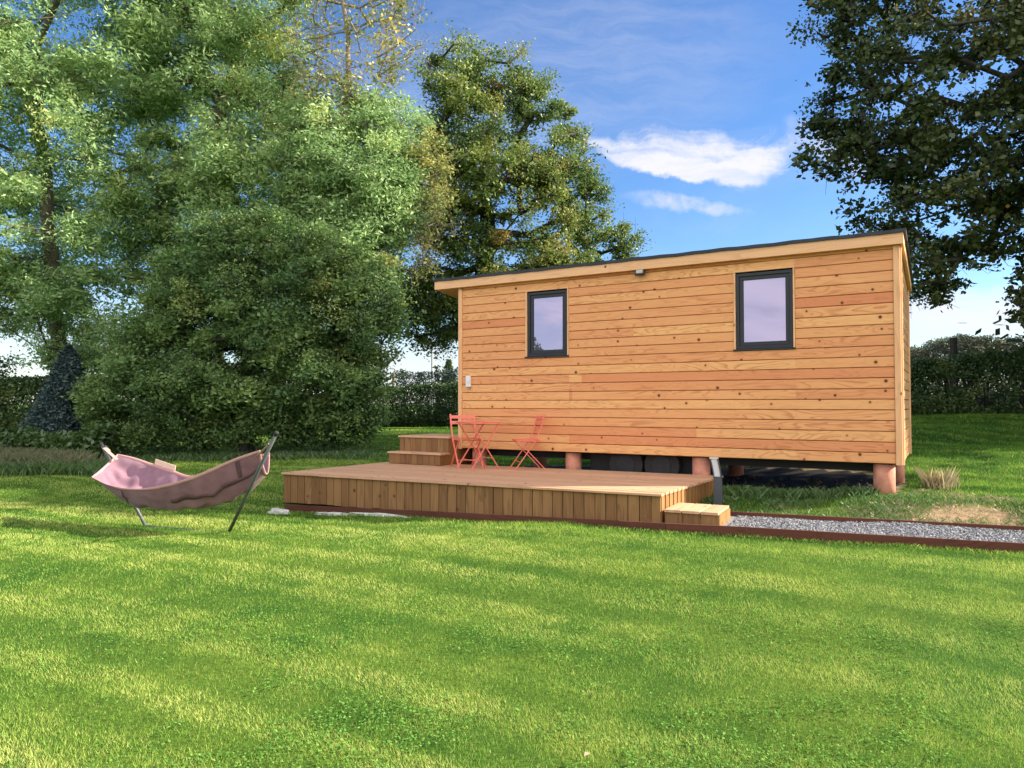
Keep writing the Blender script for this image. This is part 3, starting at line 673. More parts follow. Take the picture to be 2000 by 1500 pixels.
def cladding():
    mb = MB(); g = .018; y1 = -.022; rows = 21
    special = {15: .8, 14: .5, 8: .75, 11: .45, 3: .35, 17: .35, 10: .5, 0: .5}
    for r in range(rows):
        z0 = r*PIT; z1 = min(z0+PIT, H_-.12)
        if z1 <= z0: break
        cuts = [0.05]
        if random.random() < .55 or r in (14, 8, 0, 10): cuts.append(random.uniform(.25, .75)*LEN)
        cuts.append(LEN-.05)
        for a, b in zip(cuts[:-1], cuts[1:]):
            tint = min(1, max(0, random.gauss(.2, .17)))
            if r in special and (random.random() < .8): tint = special[r]
            seed = random.random()
            xs = sorted({a, b}|{x for w0 in wins for x in (w0[0]-.03, w0[1]+.03) if a < x < b})
            for xa, xb in zip(xs[:-1], xs[1:]):
                mid_ = (xa+xb)/2; za, zb = z0, z1; ins = [w0 for w0 in wins if w0[0]-.03 < mid_ < w0[1]+.03]
                if ins:
                    w0 = ins[0]; lo, hi = w0[2]-.012, w0[3]+.02
                    if za >= lo and zb <= hi: continue
                    if za < lo < zb: zb = lo
                    elif za < hi < zb: za = hi
                t2 = tint if random.random() < .6 else min(1, max(0, random.gauss(.35, .25)))
                if not ins: tint = t2
                pr = [(0, za+.001), (y1+.008, za+.001), (y1, za+.008), (y1, zb-.0075), (y1+.003, zb-.0055), (0, zb-.0055)] if zb-za > .02 else [(0, za), (y1, za), (y1, zb), (0, zb)]
                mb.prism(pr[::-1], Vector((0, 0, 0)), Vector((1, 0, 0)), Vector((0, 1, 0)), Vector((0, 0, 1)), xb-xa-.001, tint, seed, x0=xa)
    return mb.build('cladding', M['larch'], cab)
cladding()
def roofz(y): return H_-.24*max(0, y)/W_
mb = MB()                               # shell behind the cladding, with window openings left in the front
Xv, Yv, Zv = Vector((1, 0, 0)), Vector((0, 1, 0)), Vector((0, 0, 1))
xs = [.03]+[v for w0 in wins for v in (w0[0]-.03, w0[1]+.03)]+[LEN-.03]
for i in range(0, 6, 2): mb.box(xs[i], xs[i+1], 0.002, .08, .01, H_-.16)
for w0 in wins: mb.box(w0[0]-.0295, w0[1]+.0295, .002, .08, .01, w0[2]-.012); mb.box(w0[0]-.0295, w0[1]+.0295, .002, .08, w0[3]+.02, H_-.16)
mb.build('wall_frame', M['black'], cab)
mb = MB(); mb.box(.03, LEN-.03, .081, W_-.03, -.0, .06); mb.build('floor', M['black'], cab)
def endwall(xo, sgn, name):
    mb = MB()
    for r in range(21):
        z0 = r*PIT; z1 = z0+PIT
        ye = W_-.06
        if z0 > roofz(W_)-.15: ye = max(.3, (H_-.15-z0)/.24*W_*1.0)
        ye = min(ye, W_-.06)
        if z0 > H_-.2: break
        zt = min(z1, roofz(ye)-.05)
        x1 = xo+sgn*.022
        pr = [(xo, z0+.001), (x1-sgn*.008, z0+.001), (x1, z0+.008), (x1, zt-.011), (x1-sgn*.003, zt-.0085), (xo, zt-.0085)]
        mb.prism(pr, Vector((0, .06, 0)), Yv, Xv, Zv, ye-.06, min(1, max(0, random.gauss(.3, .2))))
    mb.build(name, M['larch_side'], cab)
    m2 = MB(); pr = [(.081, .01), (W_-.03, .01), (W_-.03, roofz(W_)-.12), (.081, H_-.16)]
    m2.prism(pr, Vector((xo-sgn*.06, 0, 0)), Xv, Yv, Zv, .058 if sgn > 0 else .058); m2.build('wall_frame', M['black'], cab)
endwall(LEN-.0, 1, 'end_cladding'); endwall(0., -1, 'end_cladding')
mb = MB()
for r in range(20): mb.box(0.02, LEN-.02, W_-.02, W_+.002, r*PIT+.001, min((r+1)*PIT-.002, 2.53), 0, random.uniform(0, .5))
mb.build('back_cladding', M['larch'], cab)
# corner trims
for (x0, x1, y0, y1, top) in [(-.025, .048, -.045, -.0, H_-.165), (LEN-.048, LEN+.027, -.045, -.0, H_-.165), (LEN+.002, LEN+.045, .001, .058, H_-.165), (LEN+.002, LEN+.04, W_-.058, W_+.02, roofz(W_)-.12)]:
    mb = MB(); mb.box(x0, x1, y0, y1, -.012, top, .004, random.uniform(0, .3)); mb.build('corner_trim', M['trim'], cab)
# fascia, soffit and roof
OL, OR_, OFt = .47, .07, .11
mb = MB(); mb.box(-OL, LEN*.42, -OFt, -OFt+.03, H_-.165, H_-.005, .003, .1, .3); mb.box(LEN*.42+.002, LEN+OR_, -OFt, -OFt+.03, H_-.165, H_-.005, .003, .25, .7)
mb.build('fascia', M['fascia'], cab)
mb = MB(); mb.prism([(-OFt+.032, H_-.165), (W_+.05, roofz(W_)-.165), (W_+.05, roofz(W_)-.01), (-OFt+.032, H_-.005)], Vector((LEN+OR_-.03, 0, 0)), Xv, Yv, Zv, .03, .1, .2); mb.build('fascia', M['fascia'], cab)
mb = MB(); mb.prism([(-OFt+.032, H_-.165), (W_+.05, roofz(W_)-.165), (W_+.05, roofz(W_)-.01), (-OFt+.032, H_-.005)], Vector((-OL, 0, 0)), Xv, Yv, Zv, .03, .1, .2); mb.build('fascia', M['fascia'], cab)
mb = MB(); mb.prism([(-OFt+.032, H_-.15), (W_+.04, roofz(W_)-.15), (W_+.04, roofz(W_)-.13), (-OFt+.032, H_-.13)], Vector((-OL+.031, 0, 0)), Xv, Yv, Zv, LEN+OL+OR_-.062, .1, .2); mb.build('soffit', M['fascia'], cab)
def membrane():
    mb = MB(); nn = 60; x0, x1 = -OL-.025, LEN+OR_+.03
    prof = [(-OFt-.018, -.03), (-OFt-.018, .014), (W_+.08, .014), (W_+.08, -.03)]
    for i in range(nn+1):
        x = x0+(x1-x0)*i/nn; wv = .003*math.sin(i*1.7)+.003*math.sin(i*.63+1)
        for k_, (y, dz_) in enumerate(prof):
            mb.v.append(Vector((x, y, roofz(y)+dz_+(wv if k_ == 1 else (wv*.8 if k_ == 0 else 0))+(.0 if y < 0 else 0))))
    for i in range(nn):
        for k_ in range(4):
            a = i*4+k_; b = i*4+(k_+1) % 4; mb.face((a, a+4, b+4, b))
    mb.face((0, 1, 2, 3)); mb.face(tuple(nn*4+k for k in (3, 2, 1, 0)))
    mb.build('roof', M['membrane'], cab)
membrane()
for w0 in wins:
    a, b, z0, z1 = w0; fr_ = MB(); t = .055
    def ring(mb, x0, x1, z0, z1, t, y0, y1):
        mb.box(x0, x1, y0, y1, z0, z0+t, .003); mb.box(x0, x1, y0, y1, z1-t, z1, .003)
        mb.box(x0, x0+t, y0, y1, z0+t, z1-t, .003); mb.box(x1-t, x1, y0, y1, z0+t, z1-t, .003)
    ring(fr_, a, b, z0, z1, .042, -.012, .05)
    f = fr_.build('window', M['anthracite'], cab)
    s2 = MB(); ring(s2, a+.043, b-.043, z0+.043, z1-.043, .052, .006, .045); s2.build('sash', M['anthracite'], f)
    gl = MB(); gl.box(a+.09, b-.09, .022, .03, z0+.09, z1-.09); gl.build('pane', M['glass'], f)
    sl = MB(); sl.box(a-.035, b+.03, -.045, .0, z0-.024, z0-.003, .003); sl.build('sill', M['anthracite'], f)
    tm = MB(); tm.box(a-.028, a-.004, -.034, .02, z0+.0, z1+.016, .002, .1); tm.box(b+.004, b+.026, -.034, .02, z0+.0, z1+.016, .002, .1); tm.box(a-.028, b+.026, -.034, .02, z1+.0165, z1+.034, .002, .1)
    tm.build('trim', M['trim'], f)
# chassis, wheel, skirt, footings
mb = MB()
for y in (.35, 1.2, 2.05): mb.box(.1, LEN-.1, y, y+.06, -.13, -.005)
for k in range(6): mb.box(.3+k*1.15, .36+k*1.15, .41, 2.0, -.1, -.012)
mb.build('chassis', M['black'], cab)
mb = MB(); mb.box(2.25, 4.05, .30, .325, -.42, -.006); mb.build('skirt_panel', M['black'], cab)
for x in (2.9, 3.45):
    mb = MB(); pr = [(math.cos(t)*r, math.sin(t)*r) for r, t in [(.26, k*math.pi/14) for k in range(28)]]
    mb.prism(pr, Vector((x, .12, -.16)), Yv, Xv, Zv, .17); wv = mb.build('wheel', M['rubber'], cab)
    m2 = MB(); m2.prism([(p*.55, q*.55) for p, q in pr], Vector((x, .11, -.16)), Yv, Xv, Zv, .02); m2.build('rim', M['black'], wv)
def footing(s, t, r=.125, mat='terracotta'):
    p = CL+UV*s+VV_*t; zb = hz(p.x, p.y)-.08-CABZ; mb = MB()
    mb.tube([(s, t, zb), (s, t, -.016), (s, t, -.014)], [r, r, r*.9], 24); o = mb.build('footing', M[mat], cab, smooth=False)
    for p_ in o.data.polygons: p_.use_smooth = len(p_.vertices) == 4
for s, t in [(.28, .16), (2.02, .16), (4.02, .16), (6.33, .16), (.3, 2.25), (2.0, 2.25), (4.0, 2.25), (6.35, 2.25)]: footing(s, t)

# flood light and socket
s0, h0 = fac(1254, 534)
fl = empty('flood_light', (CL+UV*s0-VV_*.024)[:2]+(CABZ+h0,), TH, label='small square outdoor flood light under the roof edge, between the two windows', cat='light')
mb = MB(); mb.box(-.072, .072, -.085, -.045, -.055, .05, .006); mb.build('housing', M['anthracite'], fl).rotation_euler = (R(-12), 0, 0)
mb = MB(); mb.box(-.050, .050, -.088, -.0855, -.032, .032); mb.build('lens', M['reflector'], fl).rotation_euler = (R(-12), 0, 0)
mb = MB(); mb.box(-.03, .03, -.052, .0, -.012, .035, .004); mb.build('bracket', M['anthracite'], fl)
s0, h0 = fac(918, 745)
so = empty('outdoor_socket', (CL+UV*s0-VV_*.024)[:2]+(CABZ+h0,), TH, label='white weatherproof socket box by the left corner of the cabin', cat='socket')
mb = MB(); mb.box(-.045, .045, -.05, 0, -.09, .09, .008); mb.build('box', M['white_plastic'], so)
mb = MB(); mb.box(-.036, .036, -.058, -.0505, -.02, .075, .004); mb.build('flap', M['white_plastic'], so)
mb = MB(); mb.tube([(.015, -.03, -.125), (.015, -.03, -.09)], [.012, .016], 8); mb.build('cable_gland', M['grey_plastic'], so)

# ------------------------------------------------------------------ deck and steps
dk = empty('deck', (FL.x, FL.y, 0), DA, label='large low timber deck with vertical board skirting in front of the cabin', cat='deck')
def decking():
    mb = MB(); bw = .142; k = 0; y = -.03
    while y < DW-.01:
        y1 = min(y+bw-.006, DW); xa = SH*y-.02; xb = DL+SH*y+.02
        cuts = [xa]+sorted(random.sample([xa+f*(xb-xa) for f in (.25, .4, .5, .66, .75)], 1))+[xb]
        if k == 0: cuts = [xa, xa+.72, xb]
        for a, b in zip(cuts[:-1], cuts[1:]):
            mb.box(a, b-.003, y, y1, DZ-.028-(.004 if k == 0 and a > xa else 0), DZ-(.006 if k == 0 and a > xa else random.uniform(0, .002)), .003, random.uniform(0, .75))
        y += bw; k += 1
    mb.build('decking', M['deck'], dk)
decking()
def lvl(u, v):
    p = FL+DU*u+DV*v; return hz(p.x, p.y)
mb = MB(); x = 0.; bw = .134
while x < DL-.03:
    wz = min(bw, DL-x); zb = max(lvl(x, 0)+.015, .05); zb = .075+.045*(x/DL)
    mb.box(x, x+wz-random.uniform(.005, .010), 0+random.uniform(0, .007), .024, zb+random.uniform(-.006, .006), DZ-.031, .002, random.uniform(0, .9)); x += bw
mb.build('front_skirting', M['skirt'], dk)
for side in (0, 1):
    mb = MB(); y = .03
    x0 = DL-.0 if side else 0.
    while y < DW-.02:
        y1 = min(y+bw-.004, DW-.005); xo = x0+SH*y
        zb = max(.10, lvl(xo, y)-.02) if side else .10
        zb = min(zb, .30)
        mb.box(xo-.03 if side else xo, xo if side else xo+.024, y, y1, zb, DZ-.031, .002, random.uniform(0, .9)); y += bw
    mb.build('side_skirting', M['skirt_sunlit'], dk)
mb = MB()
for x in (.3, 1.9, 3.5, 5.2): mb.box(x, x+.09, .1, 2.25, .25, DZ-.033)
for x in (.4, 2., 3.6, 5.2):
    for y in (.2, 1.2, 2.1): mb.box(x, x+.08, y, y+.08, .02, .248)
mb.build('joists', M['skirt'], dk)

def step_box(name, label, loc, rz, w, dp, z0, z1, along_y=False, nb=None, over=.02, warm=True, bwid=.115):
    root = empty(name, (loc[0], loc[1], z0), rz, label=label, cat='step'); h = z1-z0; mb = MB()
    if along_y:
        bwx = w/nb
        for k in range(nb): mb.box(k*bwx, (k+1)*bwx-.014, -over, dp, h-.028, h, .003, random.uniform(0, .7))
    else:
        nbk = max(2, round(dp/.14)); by = (dp+over)/nbk
        for k in range(nbk): mb.box(-over, w+over, -over+k*by, -over+(k+1)*by-.006, h-.028, h, .003, random.uniform(0, .7))
    mb.build('tread', M['deck_y' if along_y else 'deck'], root)
    mb = MB(); k = max(1, round(w/bwid)); b_ = w/k
    for i in range(k): mb.box(i*b_, (i+1)*b_-.004, 0, .022, 0.004, h-.03, .002, random.uniform(0, .9))
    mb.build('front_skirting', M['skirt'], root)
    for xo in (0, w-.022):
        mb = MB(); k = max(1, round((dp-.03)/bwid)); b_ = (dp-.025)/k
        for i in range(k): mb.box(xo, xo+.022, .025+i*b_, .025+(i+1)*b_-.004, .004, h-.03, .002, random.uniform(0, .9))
        mb.build('side_skirting', M['skirt_sunlit'], root)
    return root
M['deck_y'] = wood('step treads', (.66, .40, .245), (.52, .29, .165), (.31, .155, .085), Y_, X_, knots=.3, grain=.4, rough=.7)
def cp(s, t): p = CL+UV*s+VV_*t; return (p.x, p.y)
up = step_box('landing', 'tall timber landing box against the left end of the cabin', cp(-1.06, -.3), TH, 1.03, 1.0, DZ+.003, .968)
mb = MB(); mb.box(.05, .98, .25, .96, -.33, -.004); mb.build('support', M['skirt'], up)
step_box('step', 'low timber step on the deck in front of the tall landing box', cp(-1.08, -.56), TH, 1.07, .25, DZ+.003, DZ+.20)
p = gp(1309, 1030, .115)
step_box('step', 'small timber step with three broad treads at the right end of the deck', (1.70, 8.13), DA,   .60, .62, .10, .335, along_y=True, nb=3, bwid=.2)

# ------------------------------------------------------------------ bistro furniture
def bistro_chair(label, loc, rz):
    t = empty('bistro_chair', loc, rz, label=label, cat='chair', group='salmon folding bistro chairs')
    w = .20
    for s_ in (-1, 1):
        mb = MB(); y = s_*w
        pts = [(.24, y, .0), (-.08, y, .44), (-.155, y, .62), (-.215, y, .84)]
        for a, b in zip(pts[:-1], pts[1:]): mb.bar(a, b, .011, .024, (0, 1, 0))
        mb.build('back_leg', M['salmon'], t)
        mb = MB(); y = s_*(w-.022); mb.bar((-.24, y, 0), (.19, y, .445), .011, .022, (0, 1, 0)); mb.build('leg', M['salmon'], t)
    mb = MB()
    for k in range(7): mb.box(-.16+k*.054, -.16+k*.054+.042, -.185, .185, .447, .457, .003)
    mb.box(-.16, .21, -.19, -.175, .43, .4465); mb.box(-.16, .21, .175, .19, .43, .4465)
    mb.build('seat', M['salmon'], t)
    for z in (.70, .79):
        mb = MB(); x = -.17-(z-.65)*.24; mb.bar((x, -.215, z), (x, .215, z), .012, .052, (-.25, 0, 1)); mb.build('back_slat', M['salmon'], t)
    mb = MB(); mb.bar((.155, -.2, .12), (.155, .2, .12), .01, .01)
    mb.build('stretcher', M['salmon'], t); return t
bistro_chair('salmon folding chair standing behind the small table, its back to the cabin corner', (-.73, 11.62, DZ), R(-68))
bistro_chair('salmon folding chair seen from the side, to the right of the small table', (.24, 11.22, DZ), R(192))
tb = empty('bistro_table', (-.52, 11.27, DZ), R(31), label='small square salmon folding table on the deck between the two chairs', cat='table')
mb = MB(); mb.box(-.27, .27, -.26, .26, .715, .722, .002)
mb.box(-.27, .27, -.262, -.252, .700, .714); mb.box(-.27, .27, .252, .262, .700, .714); mb.box(-.272, -.262, -.25, .25, .700, .714); mb.box(.262, .272, -.25, .25, .700, .714)
mb.build('tabletop', M['salmon'], tb)
for s_ in (-1, 1):
    mb = MB(); mb.bar((-.25, s_*.235, 0), (.23, s_*.235, .70), .012, .024, (0, 1, 0)); mb.build('leg', M['salmon'], tb)
    mb = MB(); mb.bar((.25, s_*.213, 0), (-.23, s_*.213, .70), .012, .024, (0, 1, 0)); mb.build('leg', M['salmon'], tb)
for p_, q_ in (((-.155, -.235, .14), (-.155, .235, .14)), ((.135, -.213, .17), (.135, .213, .17)), ((-.1, -.235, .22), (.07, .2, .45))):
    mb = MB(); mb.bar(p_, q_, .011, .011); mb.build('stretcher', M['salmon'], tb)

# ------------------------------------------------------------------ hammock and stand
fa = gp(285, 1026, .06); fb = gp(446, 1040, .05); ta = at(198, 868, 9.3); tb_ = at(540, 846, 7.5)
stn = empty('hammock_stand', fb, label='grey tubular steel hammock stand with two slanting arms on the lawn', cat='stand')
O = Vector(fb)
ax_ = (fb-fa).normalized(); cr = Vector((-ax_.y, ax_.x, 0))
for f_, t_ in ((fa, ta), (fb, tb_)):
    mb = MB(); q = f_+Vector((0, 0, -.01)); mb.tube([q-O, f_.lerp(t_, .5)-O, t_-O], .019, 12); a = mb.build('arm', M['grey_tube'], stn)
    for p_ in a.data.polygons: p_.use_smooth = len(p_.vertices) == 4
    dr = (t_-f_).normalized(); mb = MB(); mb.tube([t_-O-dr*.035, t_-O-dr*.03, t_-O+dr*.012, t_-O+dr*.02], [.019, .0235, .0235, .012], 12); mb.build('end_cap', M['rubber'], a)
    c_ = Vector((f_.x, f_.y, 0)); mb = MB()
    e0, e1 = c_-cr*.55, c_+cr*.5
    mb.tube([(e0.x-O.x, e0.y-O.y, hz(e0.x, e0.y)-.022-O.z), (c_.x-O.x, c_.y-O.y, hz(c_.x, c_.y)-.022-O.z), (e1.x-O.x, e1.y-O.y, hz(e1.x, e1.y)-.022-O.z)], .015, 8); mb.build('foot_bar', M['grey_tube'], stn)
mb = MB(); mb.tube([fa-O+Vector((0, 0, -.01)), fb-O+Vector((0, 0, -.01))], .016, 8); mb.build('ground_beam', M['grey_tube'], stn)
def cr_interp(pts, f):
    k = len(pts)-1; x = f*k; i = min(int(x), k-1); t = x-i
    P0, P1, P2_, P3 = pts[max(i-1, 0)], pts[i], pts[i+1], pts[min(i+2, k)]
    return .5*((2*P1)+(P2_-P0)*t+(2*P0-5*P1+4*P2_-P3)*t*t+(3*P1-P0-3*P2_+P3)*t**3)
rear = [at(*p) for p in [(229, 887, 9.15), (260, 893, 9.08), (297, 905, 8.98), (335, 917, 8.86), (372, 929, 8.72), (412, 922, 8.56), (452, 908, 8.42), (492, 892, 8.33), (527, 884, 8.25)]]
near = [at(*p) for p in [(178, 932, 8.62), (206, 945, 8.52), (240, 953, 8.42), (280, 954, 8.28), (325, 946, 8.13), (370, 933, 8.0), (415, 914, 7.96), (462, 894, 7.93), (508, 879, 7.9)]]
keel = [at(*p) for p in [(202, 912, 8.88), (226, 952, 8.78), (262, 977, 8.66), (305, 989, 8.5), (350, 994, 8.36), (398, 991, 8.22), (440, 981, 8.15), (482, 962, 8.1), (522, 925, 8.06)]]
hm = empty('hammock', keel[4], label='dusty pink fabric hammock hanging from the grey stand', cat='hammock'); HO = Vector(keel[4])
def surf(f, b):                         # b in -1..1 near -> rear
    n_, k_, r_ = cr_interp(near, f), cr_interp(keel, f), cr_interp(rear, f); c_ = k_*2-(n_+r_)*.5; t = (b+1)/2
    p = n_*(1-t)**2+c_*2*t*(1-t)+r_*t*t
    e = 1-abs(b)**6; wr = .010*math.sin(b*9+f*3)*math.sin(f*3.14)+(.016*math.sin((b*3+f*11)*2.1)*(abs(2*f-1))+.008*math.sin(f*46+b*7)*(abs(2*f-1)) + .015*math.sin(f*27-b*17)+.009*math.sin(f*61+b*3)+.014*math.sin(b*13+math.sin(f*9)*3))*min(1,6*f)*min(1,6*(1-f))
    return p+Vector((0, -.3, 1))*wr*e
def sheet(f0, f1, b0, b1, nf, nb, th, name, mat, parent, off=0.):
    P = [[surf(f0+(f1-f0)*i/nf, b0+(b1-b0)*j/nb)-HO for j in range(nb+1)] for i in range(nf+1)]
    mb = MB(); m_ = nb+1
    def nrm(i, j):
        a = P[min(i+1, nf)][j]-P[max(i-1, 0)][j]; b = P[i][min(j+1, nb)]-P[i][max(j-1, 0)]; q = a.cross(b); return q.normalized() if q.length > 1e-9 else Vector((0, 0, 1))
    for lay in (0, 1):
        for i in range(nf+1):
            for j in range(nb+1): mb.v.append(P[i][j]+nrm(i, j)*(off+(th if lay else 0)))
    B = (nf+1)*m_
    for i in range(nf):
        for j in range(nb):
            a, b, c_, d_ = i*m_+j, i*m_+j+1, (i+1)*m_+j+1, (i+1)*m_+j
            mb.face((a, d_, c_, b)); mb.face((B+a, B+b, B+c_, B+d_))
    for i in range(nf): mb.face((i*m_, B+i*m_, B+(i+1)*m_, (i+1)*m_)); mb.face((i*m_+nb, (i+1)*m_+nb, B+(i+1)*m_+nb, B+i*m_+nb))
    for j in range(nb): mb.face((j, j+1, B+j+1, B+j)); e = nf*m_; mb.face((e+j, B+e+j, B+e+j+1, e+j+1))
    o = mb.build(name, mat, parent, smooth=True)
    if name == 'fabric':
        o.data.materials.append(M['fabric_shaded']); lo = [2*k for k in range(nf*nb)]  # outer faces take the darker copy with their shade painted in
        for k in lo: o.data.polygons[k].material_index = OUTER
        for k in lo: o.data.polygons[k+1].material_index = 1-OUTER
    return o
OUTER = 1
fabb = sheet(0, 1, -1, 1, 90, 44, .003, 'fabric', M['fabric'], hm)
M['dark_cloth'] = plain('brown hammock cord cloth', (.085, .042, .046), .9, var=.2, scale=40)
sheet(.50, .975, -.64, -.57, 60, 2, .010, 'seam', M['dark_cloth'], hm, -.010)
sheet(.865, .885, -.949, -.67, 3, 12, .012, 'seam', M['dark_cloth'], hm, -.006)
sheet(.235, .242, -.949, .2, 2, 20, .008, 'seam', M['dark_cloth'], hm, -.004)
M['hem'] = plain('hammock hem', (.46, .25, .235), .85, var=.1, scale=50)
sheet(0, 1, -1.0, -.95, 90, 2, .007, 'hem', M['hem'], hm, -.002); sheet(0, 1, .95, 1.0, 90, 2, .007, 'hem', M['hem'], hm, -.002)
sheet(0, .02, -.949, .949, 2, 40, .007, 'hem', M['hem'], hm, -.002); sheet(.98, 1, -.949, .949, 2, 40, .007, 'hem', M['hem'], hm, -.002)
def strap(a, b, w=.035):
    mb = MB(); mb.bar(a-HO, b-HO, w, .006, (.3, -.6, .7)); mb.build('strap', M['strap'], hm)
hookl = at(205, 876, 9.26); hookr = at(527, 866, 7.62)
strap(hookl, at(228, 897, 8.98)); strap(hookr, at(504, 889, 7.92)); strap(hookr, at(523, 884, 8.16)); strap(at(204, 874, 9.27), at(212, 881, 9.18), .05)
for hk in (hookl, hookr):
    mb = MB(); mb.tube([hk-HO+Vector((math.cos(t)*.025, 0, math.sin(t)*.035)) for t in [k*math.pi/5 for k in range(11)]], .005, 6); mb.build('carabiner', M['grey_tube'], hm)
tg0, tg1 = cr_interp(rear, .27), cr_interp(rear, .40)
mb = MB(); mb.bar((tg0-HO)+Vector((0, 0, .03)), (tg1-HO)+Vector((0, 0, .025)), .006, .075, (0, 0, 1)); mb.build('tag', M['label'], hm)

# ------------------------------------------------------------------ bollard lamp
bp_ = gp(1405, 990, .215)
bl = empty('bollard_lamp', bp_, R(-22), label='dark grey curved bollard light with pale lens beside the deck steps', cat='lamp')
def bolsec(z): return -.012-.06*max(0, (z-.28)/.36)**1.8
mb = MB(); zs = [-.05, .0, .1, .2, .3, .36]; prof = []
def bollard_part(zs, w, y0, y1, name, mat, dx0=0.):
    mb = MB()
    for z in zs:
        o_ = bolsec(z)+dx0
        for (x, y) in ((-w/2, y0), (w/2, y0), (w/2, y1), (-w/2, y1)): mb.v.append(Vector((o_+x, y, z)))
    k = len(zs)
    for i in range(k-1):
        for j in range(4): a = i*4+j; b = i*4+(j+1) % 4; mb.face((a, b, b+4, a+4))
    mb.face((3, 2, 1, 0)); mb.face(tuple((k-1)*4+j for j in range(4))); return mb.build(name, mat, bl)
bollard_part([-.05, 0, .1, .2, .3, .38], .098, -.035, .035, 'post', M['bollard'])
bollard_part([.3802, .44, .5, .56, .60], .012, -.035, .035, 'frame', M['bollard'], -.043)
bollard_part([.3802, .44, .5, .56, .60], .012, -.035, .035, 'frame', M['bollard'], .043)
bollard_part([.3804, .44, .5, .56, .60], .073, -.022, .03, 'lens', M['lens'])
mb = MB(); mb.box(bolsec(.6)-.052, bolsec(.6)+.05, -.037, .037, .6002, .618, .003); mb.build('cap', M['lens'], bl)

# ------------------------------------------------------------------ edging, gravel, footings
def edging(name, label, line, h, z_extra, joints=2.4):
    a0 = Vector((line[0].x, line[0].y, hz(line[0].x, line[0].y))); root = empty(name, a0, label=label, cat='edging')
    for p, q in zip(line[:-1], line[1:]):
        L = (q-p).length; a = math.atan2(q.y-p.y, q.x-p.x); mb = MB()
        z0 = hz(p.x, p.y)+z_extra; z1 = hz(q.x, q.y)+z_extra; pit = math.asin((z1-z0)/L)
        mb.box(0, L-.003, -.014, .014, -h, 0, .003, random.uniform(0, .9))
        o = mb.build('board', M['rust'], root); o.location = (p.x-a0.x, p.y-a0.y, z0-a0.z); o.rotation_euler = (0, -pit, a)
    return root
edging('timber_edging', 'dark red timber edging board along the front of deck and gravel path', EF, .16, .10)
edging('timber_edging', 'dark red timber edging board on the far side of the gravel path', EB, .16, .085)
def path_sheet():
    xs = np.linspace(-3.05, 8.3, 140); V = []; 
    for x in xs:
        y0 = float(seg_y(EF, x))+.016; y1 = float(seg_y(EB, x))-.016 if x > 2.5 else y0+.55
        for k in range(7): y = y0+(y1-y0)*k/6; V.append((x, y, hz(x, y)*.0+ (hz(x, float(seg_y(EF, x)))+.035)*(1-k/6)+(hz(x, y1)+.035)*k/6))
    F_ = [(i*7+k, (i+1)*7+k, (i+1)*7+k+1, i*7+k+1) for i in range(139) if xs[i] > 1.7 for k in range(6)]
    me = bpy.data.meshes.new('gravel_path'); me.from_pydata(V, [], F_); me.materials.append(plain('gravel bed', (.20, .20, .215), .95, var=.4, scale=60, bump=.8))
    o = bpy.data.objects.new('gravel_path', me); C.objects.link(o); tag(o, kind='structure')
path_sheet()
def gravel():
    k = 30000; x = rng.uniform(1.8, 8.2, k)**1.0; y0 = seg_y(EF, x)+.02; y1 = np.where(x > 2.5, seg_y(EB, x)-.02, y0+.5)
    f = rng.random(k); y = y0+(y1-y0)*f; z = (hgt(x, seg_y(EF, x))*(1-f)+hgt(x, y1)*f)+.035+rng.random(k)*.012
    keep = ~((x < 2.62) & (deck_uv(x, y)[1] > .02) & (deck_uv(x, y)[0] < DL+.70)); x, y, z = x[keep], y[keep], z[keep]; k = len(x)
    oct_ = np.array([(1, 0, 0), (-1, 0, 0), (0, 1, 0), (0, -1, 0), (0, 0, 1), (0, 0, -1)], float); tri = [(0, 2, 4), (2, 1, 4), (1, 3, 4), (3, 0, 4)]
    s = rng.uniform(.006, .017, (k, 1, 3))*np.array([1.2, 1., .7]); vs = (oct_[None]+rng.normal(0, .22, (k, 6, 3)))*s
    a = rng.random(k)*6.28; c_, s_ = np.cos(a)[:, None], np.sin(a)[:, None]; X = vs[..., 0]*c_-vs[..., 1]*s_; Y = vs[..., 0]*s_+vs[..., 1]*c_
    vs = np.stack([X, Y, vs[..., 2]], 2)+np.stack([x, y, z], 1)[:, None]
    V = np.concatenate([vs[:, list(t)] for t in tri], 1); T = np.repeat(rng.random(k), 4)
    m, n = mat_base('gravel stones'); r = n.mix(attr(n, 'tint'), (.05, .053, .065), (.33, .335, .35))
    out(n, n.new('ShaderNodeBsdfPrincipled', {'Base Color': r, 'Roughness': .8}).outputs[0])
    o = npmesh('gravel', V.reshape(-1, 3), 3, m, T); tag(o, 'loose blue grey gravel filling the path between the red edging boards', 'gravel', kind='stuff')
gravel()
M['rubble'] = plain('dark stones', (.075, .068, .062), .95, var=.5, scale=9)
def rubble():
    k = 150; s_ = rng.uniform(3.9, 6.2, k); t_ = rng.uniform(.25, 2.2, k); x = CL.x+UV.x*s_+VV_.x*t_; y = CL.y+UV.y*s_+VV_.y*t_; z = hgt(x, y)+.01
    oct_ = np.array([(1, 0, 0), (-1, 0, 0), (0, 1, 0), (0, -1, 0), (0, 0, 1), (0, 0, -1)], float); tri = [(0, 2, 4), (2, 1, 4), (1, 3, 4), (3, 0, 4), (2, 0, 5), (1, 2, 5), (3, 1, 5), (0, 3, 5)]
    vs = (oct_[None]+rng.normal(0, .25, (k, 6, 3)))*rng.uniform(.010, .055, (k, 1, 3))+np.stack([x, y, z], 1)[:, None]
    V = np.concatenate([vs[:, list(t)] for t in tri], 1)
    o = npmesh('rubble', V.reshape(-1, 3), 3, M['rubble'], np.repeat(rng.random(k), 8)); tag(o, 'loose rubble and stones on the bare earth under the cabin', 'rubble', kind='stuff')
rubble()
